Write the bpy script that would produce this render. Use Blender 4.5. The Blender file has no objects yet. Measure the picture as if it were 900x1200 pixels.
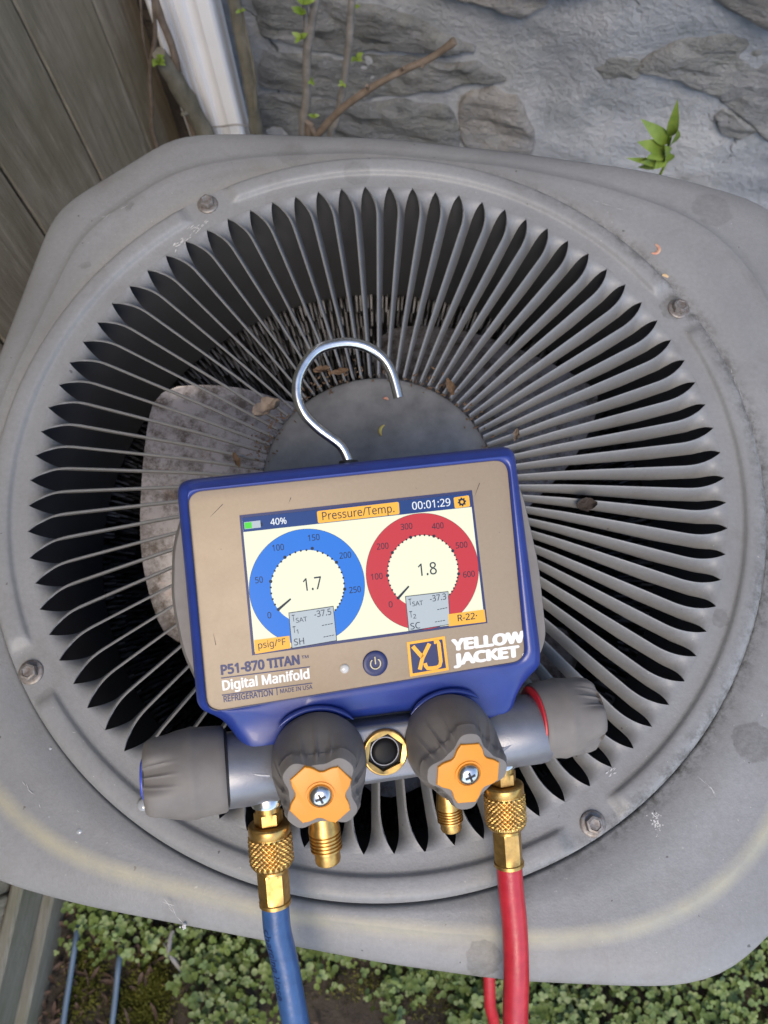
import bpy, math, random
import numpy as np
from mathutils import Vector, Matrix, noise as mnoise

random.seed(7)
rng = np.random.default_rng(7)
PI = math.pi
scene = bpy.context.scene
col = scene.collection

# ------------------------------------------------------------------ camera
# world: z = 0 is the top of the fan grille, the ground lies at GROUND, +y points to the stone wall
F_PX = 920.0
CAM = Vector((0, 0, 0.40))
CR = Vector((0.99991937, 0.0121811, 0.00358784))
CU = Vector((-0.01269849, 0.95917792, 0.28251809))
CF = Vector((0.0, 0.28254087, -0.95925526))
GROUND = -0.66
cam_data = bpy.data.cameras.new('camera')
cam = bpy.data.objects.new('camera', cam_data)
col.objects.link(cam)
rm = Matrix((CR, CU, -CF)).transposed()
CAM_M = Matrix.Translation(CAM) @ rm.to_4x4()
cam.matrix_world = CAM_M
cam_data.sensor_fit = 'HORIZONTAL'
cam_data.sensor_width = 36
cam_data.lens = 36 * F_PX / 900
cam_data.clip_start = 0.01
cam_data.clip_end = 200
cam_data.dof.use_dof = True
cam_data.dof.focus_distance = 0.345
cam_data.dof.aperture_fstop = 23
scene.camera = cam

# ------------------------------------------------------------------ light
SUN_EL, SUN_AZ = math.radians(56), math.radians(181)      # azimuth from +y, clockwise
world = bpy.data.worlds.new('World')
scene.world = world
world.use_nodes = True
wn = world.node_tree.nodes
bg = wn['Background']
sky = wn.new('ShaderNodeTexSky')
sky.sky_type = 'NISHITA'
sky.sun_disc = False
sky.sun_elevation = SUN_EL
sky.sun_rotation = SUN_AZ
sky.air_density = 1.0
sky.dust_density = 1.0
world.node_tree.links.new(sky.outputs[0], bg.inputs[0])
bg.inputs[1].default_value = 0.15
sd = bpy.data.lights.new('sun', 'SUN')
sd.energy = 1.15
sd.angle = math.radians(26)
sd.color = (1.0, 0.83, 0.62)
sun = bpy.data.objects.new('sun', sd)
col.objects.link(sun)
sdir = Vector((math.sin(SUN_AZ) * math.cos(SUN_EL), math.cos(SUN_AZ) * math.cos(SUN_EL), math.sin(SUN_EL)))
sun.rotation_euler = sdir.to_track_quat('Z', 'Y').to_euler()
sun.location = (-1, -2, 4)
vs = scene.view_settings
vs.view_transform = 'Standard'
vs.look = 'None'
vs.gamma = 1
EXPO = 1.14
vs.exposure = EXPO
vs.use_curve_mapping = False
scene.render.engine = 'CYCLES'
scene.cycles.max_bounces = 6
scene.cycles.diffuse_bounces = 3
scene.cycles.glossy_bounces = 3

# ------------------------------------------------------------------ helpers
def lin(r, g, b):
    f = lambda c: ((c / 255 + 0.055) / 1.055) ** 2.4 if c > 10 else c / 255 / 12.92
    return (f(r), f(g), f(b))

def at(px, py, z):
    """photo pixel -> world point on the level plane z"""
    d = CR * ((px - 450) / F_PX) - CU * ((py - 600) / F_PX) + CF
    return CAM + d * ((z - CAM.z) / d.z)

def at_y(px, py, y):
    d = CR * ((px - 450) / F_PX) - CU * ((py - 600) / F_PX) + CF
    return CAM + d * (y / d.y)

def new_obj(name, me, parent=None, offset=None):
    o = bpy.data.objects.new(name, me)
    col.objects.link(o)
    if parent is not None:
        o.parent = parent
        if offset is not None:
            o.matrix_parent_inverse = offset
    return o

def mk(name, verts, faces, mat, parent=None, smooth=True, sharp=40, inv=None):
    me = bpy.data.meshes.new(name)
    me.from_pydata([tuple(v) for v in verts], [], faces)
    me.validate()
    if smooth:
        me.shade_smooth()
        if sharp:
            me.set_sharp_from_angle(angle=math.radians(sharp))
    if mat is not None:
        me.materials.append(mat)
    return new_obj(name, me, parent, inv)

def tag(o, label=None, cat=None, group=None, kind=None):
    if label: o['label'] = label
    if cat: o['category'] = cat
    if group: o['group'] = group
    if kind: o['kind'] = kind
    return o

def empty(name, M, label, cat, group=None):
    o = bpy.data.objects.new(name, None)
    o.empty_display_size = 0.02
    col.objects.link(o)
    o.matrix_world = M
    return tag(o, label, cat, group)

def grid_faces(nr, nc, closed=True, off=0):
    f = []
    for i in range(nr - 1):
        for j in range(nc if closed else nc - 1):
            k = (j + 1) % nc
            f.append((off + i * nc + j, off + i * nc + k, off + (i + 1) * nc + k, off + (i + 1) * nc + j))
    return f

def frame(origin, axis, up=None):
    """matrix whose local z runs along axis"""
    a = Vector(axis).normalized()
    u = Vector(up) if up else (Vector((0, 0, 1)) if abs(a.z) < 0.9 else Vector((0, 1, 0)))
    x = u.cross(a).normalized()
    y = a.cross(x)
    m = Matrix((x, y, a)).transposed().to_4x4()
    return Matrix.Translation(Vector(origin)) @ m

def lathe(name, prof, n, M, mat, parent=None, mod=None, sharp=35, cap0=True, cap1=True, inv=None):
    """prof: list of (r, z); mod(angle, z, r) -> r"""
    v, f = [], []
    for r, z in prof:
        for j in range(n):
            a = 2 * PI * j / n
            q = mod(a, z, r) if mod else r
            if isinstance(q, tuple):
                q, zz = q
            else:
                zz = z
            v.append(M @ Vector((q * math.cos(a), q * math.sin(a), zz)))
    f = grid_faces(len(prof), n)
    if cap0: f.append(tuple(reversed(range(n))))
    if cap1: f.append(tuple((len(prof) - 1) * n + j for j in range(n)))
    return mk(name, v, f, mat, parent, True, sharp, inv)

def catmull(pts, per=8):
    P = [Vector(p) for p in pts]
    out = []
    for i in range(len(P) - 1):
        p0 = P[max(i - 1, 0)]; p1 = P[i]; p2 = P[i + 1]; p3 = P[min(i + 2, len(P) - 1)]
        for k in range(per):
            t = k / per
            out.append(0.5 * ((2 * p1) + (p2 - p0) * t + (2 * p0 - 5 * p1 + 4 * p2 - p3) * t * t + (3 * p1 - p0 - 3 * p2 + p3) * t ** 3))
    out.append(P[-1])
    return out

def tube_geo(pts, rad, n=12, wob=0.0):
    pts = [Vector(p) for p in pts]
    if not hasattr(rad, '__len__'): rad = [rad] * len(pts)
    v = []
    t0 = (pts[1] - pts[0]).normalized()
    x = t0.orthogonal().normalized()
    for i, p in enumerate(pts):
        t = (pts[min(i + 1, len(pts) - 1)] - pts[max(i - 1, 0)]).normalized()
        x = (x - t * x.dot(t)).normalized()
        y = t.cross(x)
        for j in range(n):
            a = 2 * PI * j / n
            r = rad[i] * (1 + (wob * mnoise.noise(p * 90 + Vector((math.cos(a), math.sin(a), 0))) if wob else 0))
            v.append(p + (x * math.cos(a) + y * math.sin(a)) * r)
    f = grid_faces(len(pts), n)
    f.append(tuple(reversed(range(n))))
    f.append(tuple((len(pts) - 1) * n + j for j in range(n)))
    return v, f

def tube(name, pts, rad, mat, parent=None, n=12, inv=None, wob=0.0):
    v, f = tube_geo(pts, rad, n, wob)
    return mk(name, v, f, mat, parent, True, 50, inv)

def box_geo(x0, x1, y0, y1, z0, z1, b=0.0):
    """box with its long edges chamfered by b"""
    if b <= 0:
        v = [(x, y, z) for z in (z0, z1) for x, y in ((x0, y0), (x1, y0), (x1, y1), (x0, y1))]
        return v, [(3, 2, 1, 0), (4, 5, 6, 7), (0, 1, 5, 4), (1, 2, 6, 5), (2, 3, 7, 6), (3, 0, 4, 7)]
    v = []
    for z, i in ((z0, b), (z0 + b, 0), (z1 - b, 0), (z1, b)):
        for x, y in ((x0 + b, y0 + i), (x1 - b, y0 + i), (x1 - i, y0 + b), (x1 - i, y1 - b), (x1 - b, y1 - i), (x0 + b, y1 - i), (x0 + i, y1 - b), (x0 + i, y0 + b)):
            v.append((x, y, z))
    f = grid_faces(4, 8) + [tuple(reversed(range(8))), tuple(range(24, 32))]
    return v, f

def inset(poly, d):
    """offset a CCW 2-D outline inwards by d"""
    n = len(poly); out = []
    for i in range(n):
        a, b, c = Vector(poly[i - 1]), Vector(poly[i]), Vector(poly[(i + 1) % n])
        e1 = (b - a).normalized(); e2 = (c - b).normalized()
        n1 = Vector((-e1.y, e1.x)); n2 = Vector((-e2.y, e2.x))
        m = (n1 + n2)
        m = m / max(m.length_squared / 2, 0.6)
        out.append(b + m * d)
    return out

def round_poly(pts, rads, seg=6):
    """CCW polygon with rounded corners"""
    n = len(pts); out = []
    for i in range(n):
        a, b, c = Vector(pts[i - 1]), Vector(pts[i]), Vector(pts[(i + 1) % n])
        r = rads[i] if hasattr(rads, '__len__') else rads
        u = (a - b).normalized(); w = (c - b).normalized()
        if r <= 0:
            out.append(b); continue
        for k in range(seg + 1):
            t = k / seg
            p0 = b + u * r; p2 = b + w * r
            out.append(p0 * (1 - t) ** 2 + b * (2 * t * (1 - t)) + p2 * t * t)
    return out

def slab(name, poly, z0, z1, bev, mat, parent=None, M=None, steps=4, inv=None, sharp=40):
    """CCW outline extruded z0..z1 with a rounded top edge"""
    rings = [(0, z0)]
    for k in range(steps + 1):
        a = PI / 2 * k / steps
        rings.append((bev * (1 - math.cos(a)), z1 - bev + bev * math.sin(a)))
    if bev <= 0: rings = [(0, z0), (0, z1)]
    v = []; n = len(poly)
    for d, z in rings:
        q = inset(poly, d) if d > 0 else poly
        v += [Vector((p[0], p[1], z)) for p in q]
    if M is not None: v = [M @ p for p in v]
    f = grid_faces(len(rings), n) + [tuple(reversed(range(n))), tuple((len(rings) - 1) * n + j for j in range(n))]
    return mk(name, v, f, mat, parent, True, sharp, inv)

def smooth01(t):
    t = min(max(t, 0.0), 1.0)
    return t * t * (3 - 2 * t)

# ------------------------------------------------------------------ materials
class NT:
    def __init__(s, name):
        s.m = bpy.data.materials.new(name); s.m.use_nodes = True
        s.t = s.m.node_tree; s.b = s.t.nodes['Principled BSDF']
        s.pos = s.t.nodes.new('ShaderNodeNewGeometry').outputs['Position']
    def n(s, t, **kw):
        x = s.t.nodes.new(t)
        for k, v in kw.items(): setattr(x, k, v)
        return x
    def l(s, a, b): s.t.links.new(a, b)
    def math(s, op, a, b=None, clamp=False):
        x = s.n('ShaderNodeMath', operation=op); x.use_clamp = clamp
        for i, q in enumerate((a, b)):
            if q is None: continue
            if isinstance(q, (int, float)): x.inputs[i].default_value = q
            else: s.l(q, x.inputs[i])
        return x.outputs[0]
    def noise(s, scale, detail=4, rough=0.55, stretch=None, vec=None, dist=0.0, out='Fac'):
        vec = vec or s.pos
        if stretch:
            mp = s.n('ShaderNodeMapping'); mp.inputs['Scale'].default_value = stretch
            s.l(vec, mp.inputs[0]); vec = mp.outputs[0]
        x = s.n('ShaderNodeTexNoise'); x.inputs['Scale'].default_value = scale
        x.inputs['Detail'].default_value = detail; x.inputs['Roughness'].default_value = rough
        x.inputs['Distortion'].default_value = dist
        s.l(vec, x.inputs['Vector'])
        return x.outputs[out]
    def ramp(s, fac, stops):
        x = s.n('ShaderNodeValToRGB'); e = x.color_ramp.elements
        while len(e) < len(stops): e.new(0.5)
        for k, (p, c) in enumerate(stops):
            e[k].position = p
            e[k].color = (c, c, c, 1) if isinstance(c, (int, float)) else (*c, 1)
        s.l(fac, x.inputs[0]); return x.outputs[0]
    def mix(s, fac, a, b, mode='MIX'):
        x = s.n('ShaderNodeMix', data_type='RGBA', blend_type=mode)
        for i, q in ((0, fac), (6, a), (7, b)):
            if isinstance(q, (int, float)): x.inputs[i].default_value = q
            elif isinstance(q, tuple): x.inputs[i].default_value = (*q, 1)
            else: s.l(q, x.inputs[i])
        return x.outputs[2]
    def bump(s, h, strength, dist):
        x = s.n('ShaderNodeBump'); x.inputs['Strength'].default_value = strength; x.inputs['Distance'].default_value = dist
        s.l(h, x.inputs['Height']); s.l(x.outputs[0], s.b.inputs['Normal'])
    def col(s, c):
        if isinstance(c, tuple): s.b.inputs['Base Color'].default_value = (*c, 1)
        else: s.l(c, s.b.inputs['Base Color'])
    def rough(s, c):
        if isinstance(c, (int, float)): s.b.inputs['Roughness'].default_value = c
        else: s.l(c, s.b.inputs['Roughness'])

def simple(name, c1, c2=None, scale=60, rough=0.5, metal=0.0, bump=0.0, bscale=200, bdist=0.0005, stretch=None, detail=4, coat=0.0, spec=0.5, rvar=0.0):
    t = NT(name)
    if c2 is None: t.col(c1)
    else: t.col(t.ramp(t.noise(scale, detail, 0.6, stretch), [(0.3, c1), (0.7, c2)]))
    if rvar:
        t.rough(t.math('ADD', t.math('MULTIPLY', t.noise(scale * 2.3, 4), rvar * 2), rough - rvar))
    else: t.rough(rough)
    t.b.inputs['Metallic'].default_value = metal
    t.b.inputs['Coat Weight'].default_value = coat
    t.b.inputs['Specular IOR Level'].default_value = spec
    if bump: t.bump(t.noise(bscale, 5, 0.6, stretch), bump, bdist)
    return t.m

def emit(name, c, s=0.8):
    t = NT(name)
    t.col(tuple(x * 0.15 for x in c))
    t.b.inputs['Emission Color'].default_value = (*c, 1)
    t.b.inputs['Emission Strength'].default_value = s / 2 ** EXPO
    t.rough(0.12)
    t.b.inputs['Specular IOR Level'].default_value = 0.5
    return t.m

# weathered grey paint of the condenser, with water stains, grime and scuffs
GC = (-0.00339, 0.13632)          # grille centre
STAINS = [(418, 210, .0085, .5), (885, 868, .0105, 1.0), (568, 1128, .0085, 1.0), (838, 238, .013, .5), (342, 176, .010, .4), (97, 309, .003, .7),
          (840, 725, .0055, .7), (786, 366, .008, .9), (150, 238, .003, .7)]
def paint(name, base, stains=True):
    t = NT(name)
    c = t.ramp(t.noise(9, 5, 0.6), [(0.3, tuple(x * 0.84 for x in base)), (0.7, tuple(x * 1.12 for x in base))])
    fine = t.noise(420, 3, 0.7)
    c = t.mix(t.ramp(fine, [(0.35, 0.0), (0.75, 0.34)]), c, tuple(x * 0.62 for x in base))
    # dark grime specks, brown grime film
    sp = t.ramp(t.noise(230, 2, 0.5), [(0.755, 0.0), (0.78, 0.7)])
    c = t.mix(sp, c, (0.045, 0.042, 0.038))
    tint_mask = t.ramp(t.noise(26, 6, 0.7, None, None, 0.6), [(0.52, 0.0), (0.75, 0.30)])
    c = t.mix(tint_mask, c, (0.12, 0.10, 0.075))
    dust = t.ramp(t.noise(520, 2, 0.5), [(0.74, 0.0), (0.78, 0.5)])
    c = t.mix(dust, c, (0.48, 0.47, 0.44))
    scuff = t.ramp(t.noise(30, 7, 0.75, (1.0, 6.0, 1.0)), [(0.72, 0.0), (0.82, 0.45)])
    c = t.mix(scuff, c, (0.55, 0.55, 0.56))
    if stains:
        at_ = t.n('ShaderNodeAttribute'); at_.attribute_name = 'tint_mask'
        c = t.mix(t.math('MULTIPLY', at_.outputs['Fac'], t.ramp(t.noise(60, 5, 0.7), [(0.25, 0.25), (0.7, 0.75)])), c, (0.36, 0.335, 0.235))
        wob = t.noise(120, 3, 0.6, None, None, 0, 'Color')
        va = t.n('ShaderNodeVectorMath', operation='MULTIPLY_ADD')
        t.l(wob, va.inputs[0]); va.inputs[1].default_value = (0.009, 0.009, 0.0); t.l(t.pos, va.inputs[2])
        flat = t.n('ShaderNodeVectorMath', operation='MULTIPLY')
        t.l(va.outputs[0], flat.inputs[0]); flat.inputs[1].default_value = (1, 1, 0)
        tot = None
        for px, py, r, wt in STAINS:
            p = at(px, py, -0.004)
            dn = t.n('ShaderNodeVectorMath', operation='DISTANCE')
            t.l(flat.outputs[0], dn.inputs[0]); dn.inputs[1].default_value = (p.x + .0045, p.y + .0045, 0)
            k = t.math('MULTIPLY', t.math('SUBTRACT', 1.0, t.math('DIVIDE', dn.outputs['Value'], r)), 9.0, True)
            k = t.math('MULTIPLY', k, wt)
            tot = k if tot is None else t.math('MAXIMUM', tot, k)
        tot = t.math('MULTIPLY', tot, t.ramp(t.noise(300, 3, 0.7), [(0.3, 0.25), (0.7, 0.75)]))
        c = t.mix(tot, c, (0.105, 0.105, 0.098))
        # grime that has collected along the seam of the grille on its right side
        dn = t.n('ShaderNodeVectorMath', operation='DISTANCE')
        fl2 = t.n('ShaderNodeVectorMath', operation='MULTIPLY')
        t.l(t.pos, fl2.inputs[0]); fl2.inputs[1].default_value = (1, 1, 0)
        t.l(fl2.outputs[0], dn.inputs[0]); dn.inputs[1].default_value = (GC[0], GC[1], 0)
        d = t.math('ABSOLUTE', t.math('SUBTRACT', dn.outputs['Value'], 0.2085))
        ring = t.math('SUBTRACT', 1.0, t.math('DIVIDE', d, 0.0105), True)
        ring = t.math('MULTIPLY', ring, t.ramp(t.noise(140, 6, 0.8), [(0.44, 0.0), (0.62, 1.0)]))
        sx = t.n('ShaderNodeSeparateXYZ'); t.l(t.pos, sx.inputs[0])
        side = t.math('MULTIPLY', t.math('ADD', sx.outputs[0], -0.02), 9.0, True)
        c = t.mix(t.math('MULTIPLY', ring, side), c, (0.05, 0.047, 0.04))
    t.col(c)
    t.rough(t.math('ADD', t.math('MULTIPLY', t.noise(40, 4), 0.25), 0.36))
    t.b.inputs['Specular IOR Level'].default_value = 0.45
    t.bump(t.math('ADD', t.noise(900, 2), t.math('MULTIPLY', t.noise(60, 4), 1.5)), 0.22, 0.0006)
    return t.m

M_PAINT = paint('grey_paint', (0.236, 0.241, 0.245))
M_LOUVER = paint('grey_louver_paint', (0.228, 0.234, 0.24), False)
M_HUB = simple('hub_dark_grey', (0.115, 0.114, 0.113), (0.20, 0.198, 0.194), 70, 0.7, 0, 0.4, 400, 0.0006, detail=9)
M_DARK = simple('shroud_dark', (0.050, 0.054, 0.062), (0.065, 0.070, 0.080), 20, 0.55)
M_STEEL = simple('screw_steel', (0.15, 0.12, 0.10), (0.27, 0.265, 0.26), 500, 0.5, 0.5, 0.1, 900, 0.0002)
M_COIL = simple('coil_spine_metal', (0.10, 0.105, 0.12), (0.02, 0.02, 0.022), 45, 0.4, 0.6)
t = NT('fan_blade_corroded')
c = t.ramp(t.noise(14, 4, 0.6), [(0.3, (0.20, 0.20, 0.22)), (0.7, (0.31, 0.295, 0.30))])
c = t.mix(t.ramp(t.noise(70, 10, 0.82), [(0.45, 0.0), (0.60, 0.9)]), c, (0.055, 0.042, 0.034))
c = t.mix(t.ramp(t.noise(30, 6, 0.75), [(0.58, 0.0), (0.74, 0.5)]), c, (0.34, 0.22, 0.15))
t.col(c); t.rough(0.42); t.b.inputs['Metallic'].default_value = 0.55
t.bump(t.noise(160, 4), 0.1, 0.0006)
M_FAN = t.m

M_BLUE = simple('blue_plastic', lin(38, 58, 132), lin(32, 50, 120), 80, 0.34, 0, 0.10, 1500, 0.0003, coat=0.1)
M_BLUEGREY = simple('blue_grey_cast_metal', (0.17, 0.178, 0.205), (0.22, 0.228, 0.25), 90, 0.40, 0.55, 0.25, 1400, 0.0003)
M_RUBBER = simple('grey_rubber', (0.150, 0.140, 0.132), (0.178, 0.166, 0.156), 120, 0.58, 0, 0.12, 1800, 0.0002, spec=0.35)
M_ORANGE = simple('orange_plastic', (0.70, 0.265, 0.010), (0.63, 0.23, 0.008), 50, 0.40, 0, 0.06, 900, 0.0003)
M_BRASS = simple('brass', (0.66, 0.41, 0.13), (0.42, 0.245, 0.08), 330, 0.37, 1.0, 0.06, 1200, 0.0003, rvar=0.1)
M_CHROME = simple('plated_steel', (0.62, 0.62, 0.61), (0.45, 0.45, 0.45), 300, 0.22, 1.0, 0.08, 500, 0.0003, rvar=0.08)
M_GLASS = simple('sight_glass_black', (0.004, 0.004, 0.005), None, rough=0.5, spec=0.2)
M_RED = simple('red_plastic', (0.45, 0.02, 0.03), None, rough=0.4)
M_BRIGHTBLUE = simple('bright_blue_plastic', (0.04, 0.08, 0.62), None, rough=0.4)
M_NAVY = simple('navy_print', lin(28, 38, 86), None, rough=0.45)
M_WHITE = simple('white_print', (0.74, 0.73, 0.70), None, rough=0.5)
M_OPRINT = simple('orange_print', lin(232, 168, 46), None, rough=0.45)
M_LED = simple('led_lens', (0.55, 0.55, 0.53), None, rough=0.15)
M_BLACK = simple('black_rubber', (0.012, 0.012, 0.013), None, rough=0.5)
t = NT('gold_faceplate')
c = t.ramp(t.noise(700, 3, 0.7), [(0.3, (0.295, 0.228, 0.152)), (0.7, (0.318, 0.247, 0.167))])
c = t.mix(t.ramp(t.noise(55, 6, 0.7), [(0.58, 0.0), (0.72, 0.25)]), c, (0.24, 0.17, 0.10))
c = t.mix(t.ramp(t.noise(620, 2, 0.5), [(0.75, 0.0), (0.77, 0.5)]), c, (0.10, 0.08, 0.05))
t.col(c); t.rough(t.math('ADD', t.math('MULTIPLY', t.noise(60, 4), 0.2), 0.42)); t.b.inputs['Metallic'].default_value = 0.12
t.bump(t.noise(1600, 2), 0.08, 0.0002)
M_GOLD = t.m
M_HOSEB = simple('blue_hose', lin(40, 72, 118), lin(52, 88, 138), 160, 0.36, 0, 0.3, 320, 0.0006, coat=0.08)
M_HOSER = simple('red_hose', (0.36, 0.010, 0.022), (0.47, 0.022, 0.036), 160, 0.36, 0, 0.3, 320, 0.0006, coat=0.08)

def wood(name, dark, light, grain=(10, 10, 0.7), moss=(0.19, 0.175, 0.095)):
    t = NT(name)
    inf = t.n('ShaderNodeObjectInfo')
    vm = t.n('ShaderNodeVectorMath', operation='MULTIPLY_ADD')
    cv = t.n('ShaderNodeCombineXYZ'); 
    for i in range(3): t.l(inf.outputs['Random'], cv.inputs[i])
    t.l(cv.outputs[0], vm.inputs[0]); vm.inputs[1].default_value = (5, 3, 9); t.l(t.pos, vm.inputs[2])
    v = vm.outputs[0]
    g = t.noise(9, 7, 0.7, grain, v, 0.8)
    c = t.ramp(g, [(0.30, dark), (0.52, tuple((a + b) / 2 for a, b in zip(dark, light))), (0.72, light)])
    streak = t.ramp(t.noise(16, 6, 0.8, grain, v, 0.3), [(0.60, 0.0), (0.72, 0.65)])
    c = t.mix(streak, c, tuple(min(1, x * 1.6) for x in light))
    c = t.mix(t.ramp(t.noise(6, 5, 0.7, None, v), [(0.45, 0.0), (0.7, 0.6)]), c, moss)
    c = t.mix(t.ramp(t.noise(30, 5, 0.8, grain, v, 0.5), [(0.60, 0.0), (0.70, 0.6)]), c, tuple(x * 0.4 for x in dark))
    c = t.mix(t.math('MULTIPLY', inf.outputs['Random'], 0.35), c, dark)
    t.col(c); t.rough(0.85); t.b.inputs['Specular IOR Level'].default_value = 0.2
    t.bump(t.math('ADD', g, t.noise(60, 5, 0.7, grain, v)), 0.8, 0.004)
    return t.m
M_WOOD = wood('weathered_fence_wood', (0.24, 0.20, 0.145), (0.56, 0.48, 0.37))
M_TIMBER = wood('grey_green_timber', (0.20, 0.185, 0.14), (0.38, 0.36, 0.30), (10, 0.8, 10), (0.15, 0.15, 0.06))
M_WHITEALU = simple('white_painted_aluminium', (0.86, 0.87, 0.90), (0.80, 0.81, 0.84), 14, 0.4, 0, 0.06, 200, 0.0006)

t = NT('mortar')
c = t.ramp(t.noise(5, 6, 0.6), [(0.3, (0.25, 0.27, 0.305)), (0.52, (0.345, 0.36, 0.39)), (0.72, (0.47, 0.475, 0.485))])
c = t.mix(t.ramp(t.noise(14, 7, 0.72, None, None, 0.6), [(0.48, 0.0), (0.68, 0.55)]), c, (0.13, 0.16, 0.175))
c = t.mix(t.ramp(t.noise(8, 4, 0.6), [(0.6, 0.0), (0.75, 0.4)]), c, (0.30, 0.265, 0.22))
vr = t.n('ShaderNodeTexVoronoi', feature='DISTANCE_TO_EDGE'); vr.inputs['Scale'].default_value = 4.2
wv = t.n('ShaderNodeVectorMath', operation='MULTIPLY_ADD')
t.l(t.noise(9, 5, 0.6, None, None, 0, 'Color'), wv.inputs[0]); wv.inputs[1].default_value = (0.12, 0.12, 0.12); t.l(t.pos, wv.inputs[2])
t.l(wv.outputs[0], vr.inputs['Vector'])
crk = t.ramp(vr.outputs['Distance'], [(0.0, 1.0), (0.012, 0.0)])
crk = t.math('MULTIPLY', crk, t.ramp(t.noise(3, 2), [(0.5, 0.0), (0.58, 0.8)]))
c = t.mix(crk, c, (0.07, 0.075, 0.08))
t.col(c); t.rough(0.9); t.b.inputs['Specular IOR Level'].default_value = 0.2
t.bump(t.math('SUBTRACT', t.math('ADD', t.noise(18, 7, 0.65), t.math('MULTIPLY', t.noise(120, 5, 0.7), 0.6)), crk), 0.8, 0.010)
M_MORTAR = t.m
def stone_mat(name, a, b, dark, lich):
    t = NT(name)
    c = t.ramp(t.noise(13, 7, 0.7, (1, 1, 2.6), None, 0.7), [(0.3, dark), (0.48, a), (0.7, b)])
    c = t.mix(t.ramp(t.noise(34, 6, 0.75), [(0.52, 0.0), (0.62, 0.7)]), c, lich)
    c = t.mix(t.ramp(t.noise(90, 4, 0.7), [(0.58, 0.0), (0.7, 0.6)]), c, dark)
    c = t.mix(t.ramp(t.noise(11, 6, 0.7, None, None, 0.8), [(0.46, 0.0), (0.60, 0.62)]), c, (0.30, 0.31, 0.335))
    t.col(c); t.rough(0.92); t.b.inputs['Specular IOR Level'].default_value = 0.2
    t.bump(t.math('ADD', t.noise(45, 7, 0.72, (1, 1, 3)), t.math('MULTIPLY', t.noise(220, 4), 0.4)), 1.0, 0.016)
    return t.m
M_STONES = [stone_mat('pinkish_stone', (0.34, 0.33, 0.325), (0.45, 0.445, 0.44), (0.20, 0.20, 0.20), (0.42, 0.41, 0.40)),
            stone_mat('grey_schist', (0.24, 0.25, 0.255), (0.36, 0.365, 0.36), (0.10, 0.108, 0.115), (0.26, 0.27, 0.25)),
            stone_mat('lichen_stone', (0.275, 0.285, 0.285), (0.40, 0.405, 0.40), (0.10, 0.105, 0.09), (0.42, 0.42, 0.43))]
t = NT('soil')
c = t.ramp(t.noise(30, 8, 0.75), [(0.3, (0.035, 0.027, 0.02)), (0.55, (0.08, 0.062, 0.045)), (0.8, (0.14, 0.115, 0.085))])
t.col(c); t.rough(0.95); t.bump(t.noise(70, 8, 0.75), 1.0, 0.012)
M_SOIL = t.m
def leafmat(name, a, b, rough=0.5):
    t = NT(name)
    c = t.ramp(t.noise(70, 4, 0.7), [(0.30, a), (0.70, b)])
    c = t.mix(t.ramp(t.noise(7, 3), [(0.45, 0.0), (0.65, 0.45)]), c, tuple(x * 0.45 for x in a))
    t.col(c); t.rough(rough)
    t.b.inputs['Subsurface Weight'].default_value = 0.0
    return t.m
M_CLOVER = leafmat('clover_leaf', (0.075, 0.125, 0.025), (0.185, 0.245, 0.06))
M_MOSS = leafmat('moss', (0.14, 0.155, 0.016), (0.26, 0.26, 0.04), 0.8)
M_LITTER = leafmat('leaf_litter', (0.045, 0.028, 0.02), (0.14, 0.085, 0.06), 0.8)
M_LEAF = simple('fresh_leaf', (0.10, 0.17, 0.022), (0.19, 0.26, 0.045), 90, 0.5)
M_BARK = simple('grey_green_bark', (0.10, 0.095, 0.07), (0.19, 0.18, 0.15), 70, 0.85, 0, 0.7, 160, 0.003, (1, 1, 0.5))
M_BARK2 = simple('brown_bark', (0.10, 0.075, 0.055), (0.20, 0.16, 0.13), 60, 0.85, 0, 0.6, 180, 0.003)
M_BARK3 = simple('grey_bark', (0.15, 0.145, 0.14), (0.26, 0.25, 0.24), 60, 0.8, 0, 0.6, 180, 0.003)
M_ROT_FILLER = simple('dark_rot_and_filler', (0.022, 0.017, 0.014), (0.055, 0.042, 0.034), 30, 0.95, 0, 0.9, 60, 0.01)
M_DEAD = simple('dead_leaf', (0.07, 0.04, 0.022), (0.19, 0.12, 0.07), 130, 0.75, 0, 0.5, 260, 0.001)
M_DEADPALE = simple('pale_dead_leaf', (0.12, 0.09, 0.07), (0.26, 0.21, 0.17), 130, 0.75, 0, 0.5, 260, 0.001)
M_CABLE = simple('blue_grey_cable', (0.085, 0.13, 0.19), (0.11, 0.16, 0.22), 40, 0.45)

# ------------------------------------------------------------------ ground
N = 90
gx = np.concatenate([np.linspace(-12, -1.2, 12), np.linspace(-1.1, 1.1, N), np.linspace(1.2, 12, 12)])
gy = np.concatenate([np.linspace(-12, -1.2, 12), np.linspace(-1.1, 1.1, N), np.linspace(1.2, 12, 12)])
def ground_z(x, y):
    p = Vector((x, y, 0))
    return GROUND + 0.010 * mnoise.noise(p * 7) + 0.006 * mnoise.noise(p * 23)
gv = [(x, y, ground_z(x, y)) for y in gy for x in gx]
tag(mk('ground', gv, grid_faces(len(gy), len(gx), False), M_SOIL, sharp=None), 'dark soil ground around the condenser', kind='structure')

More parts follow.
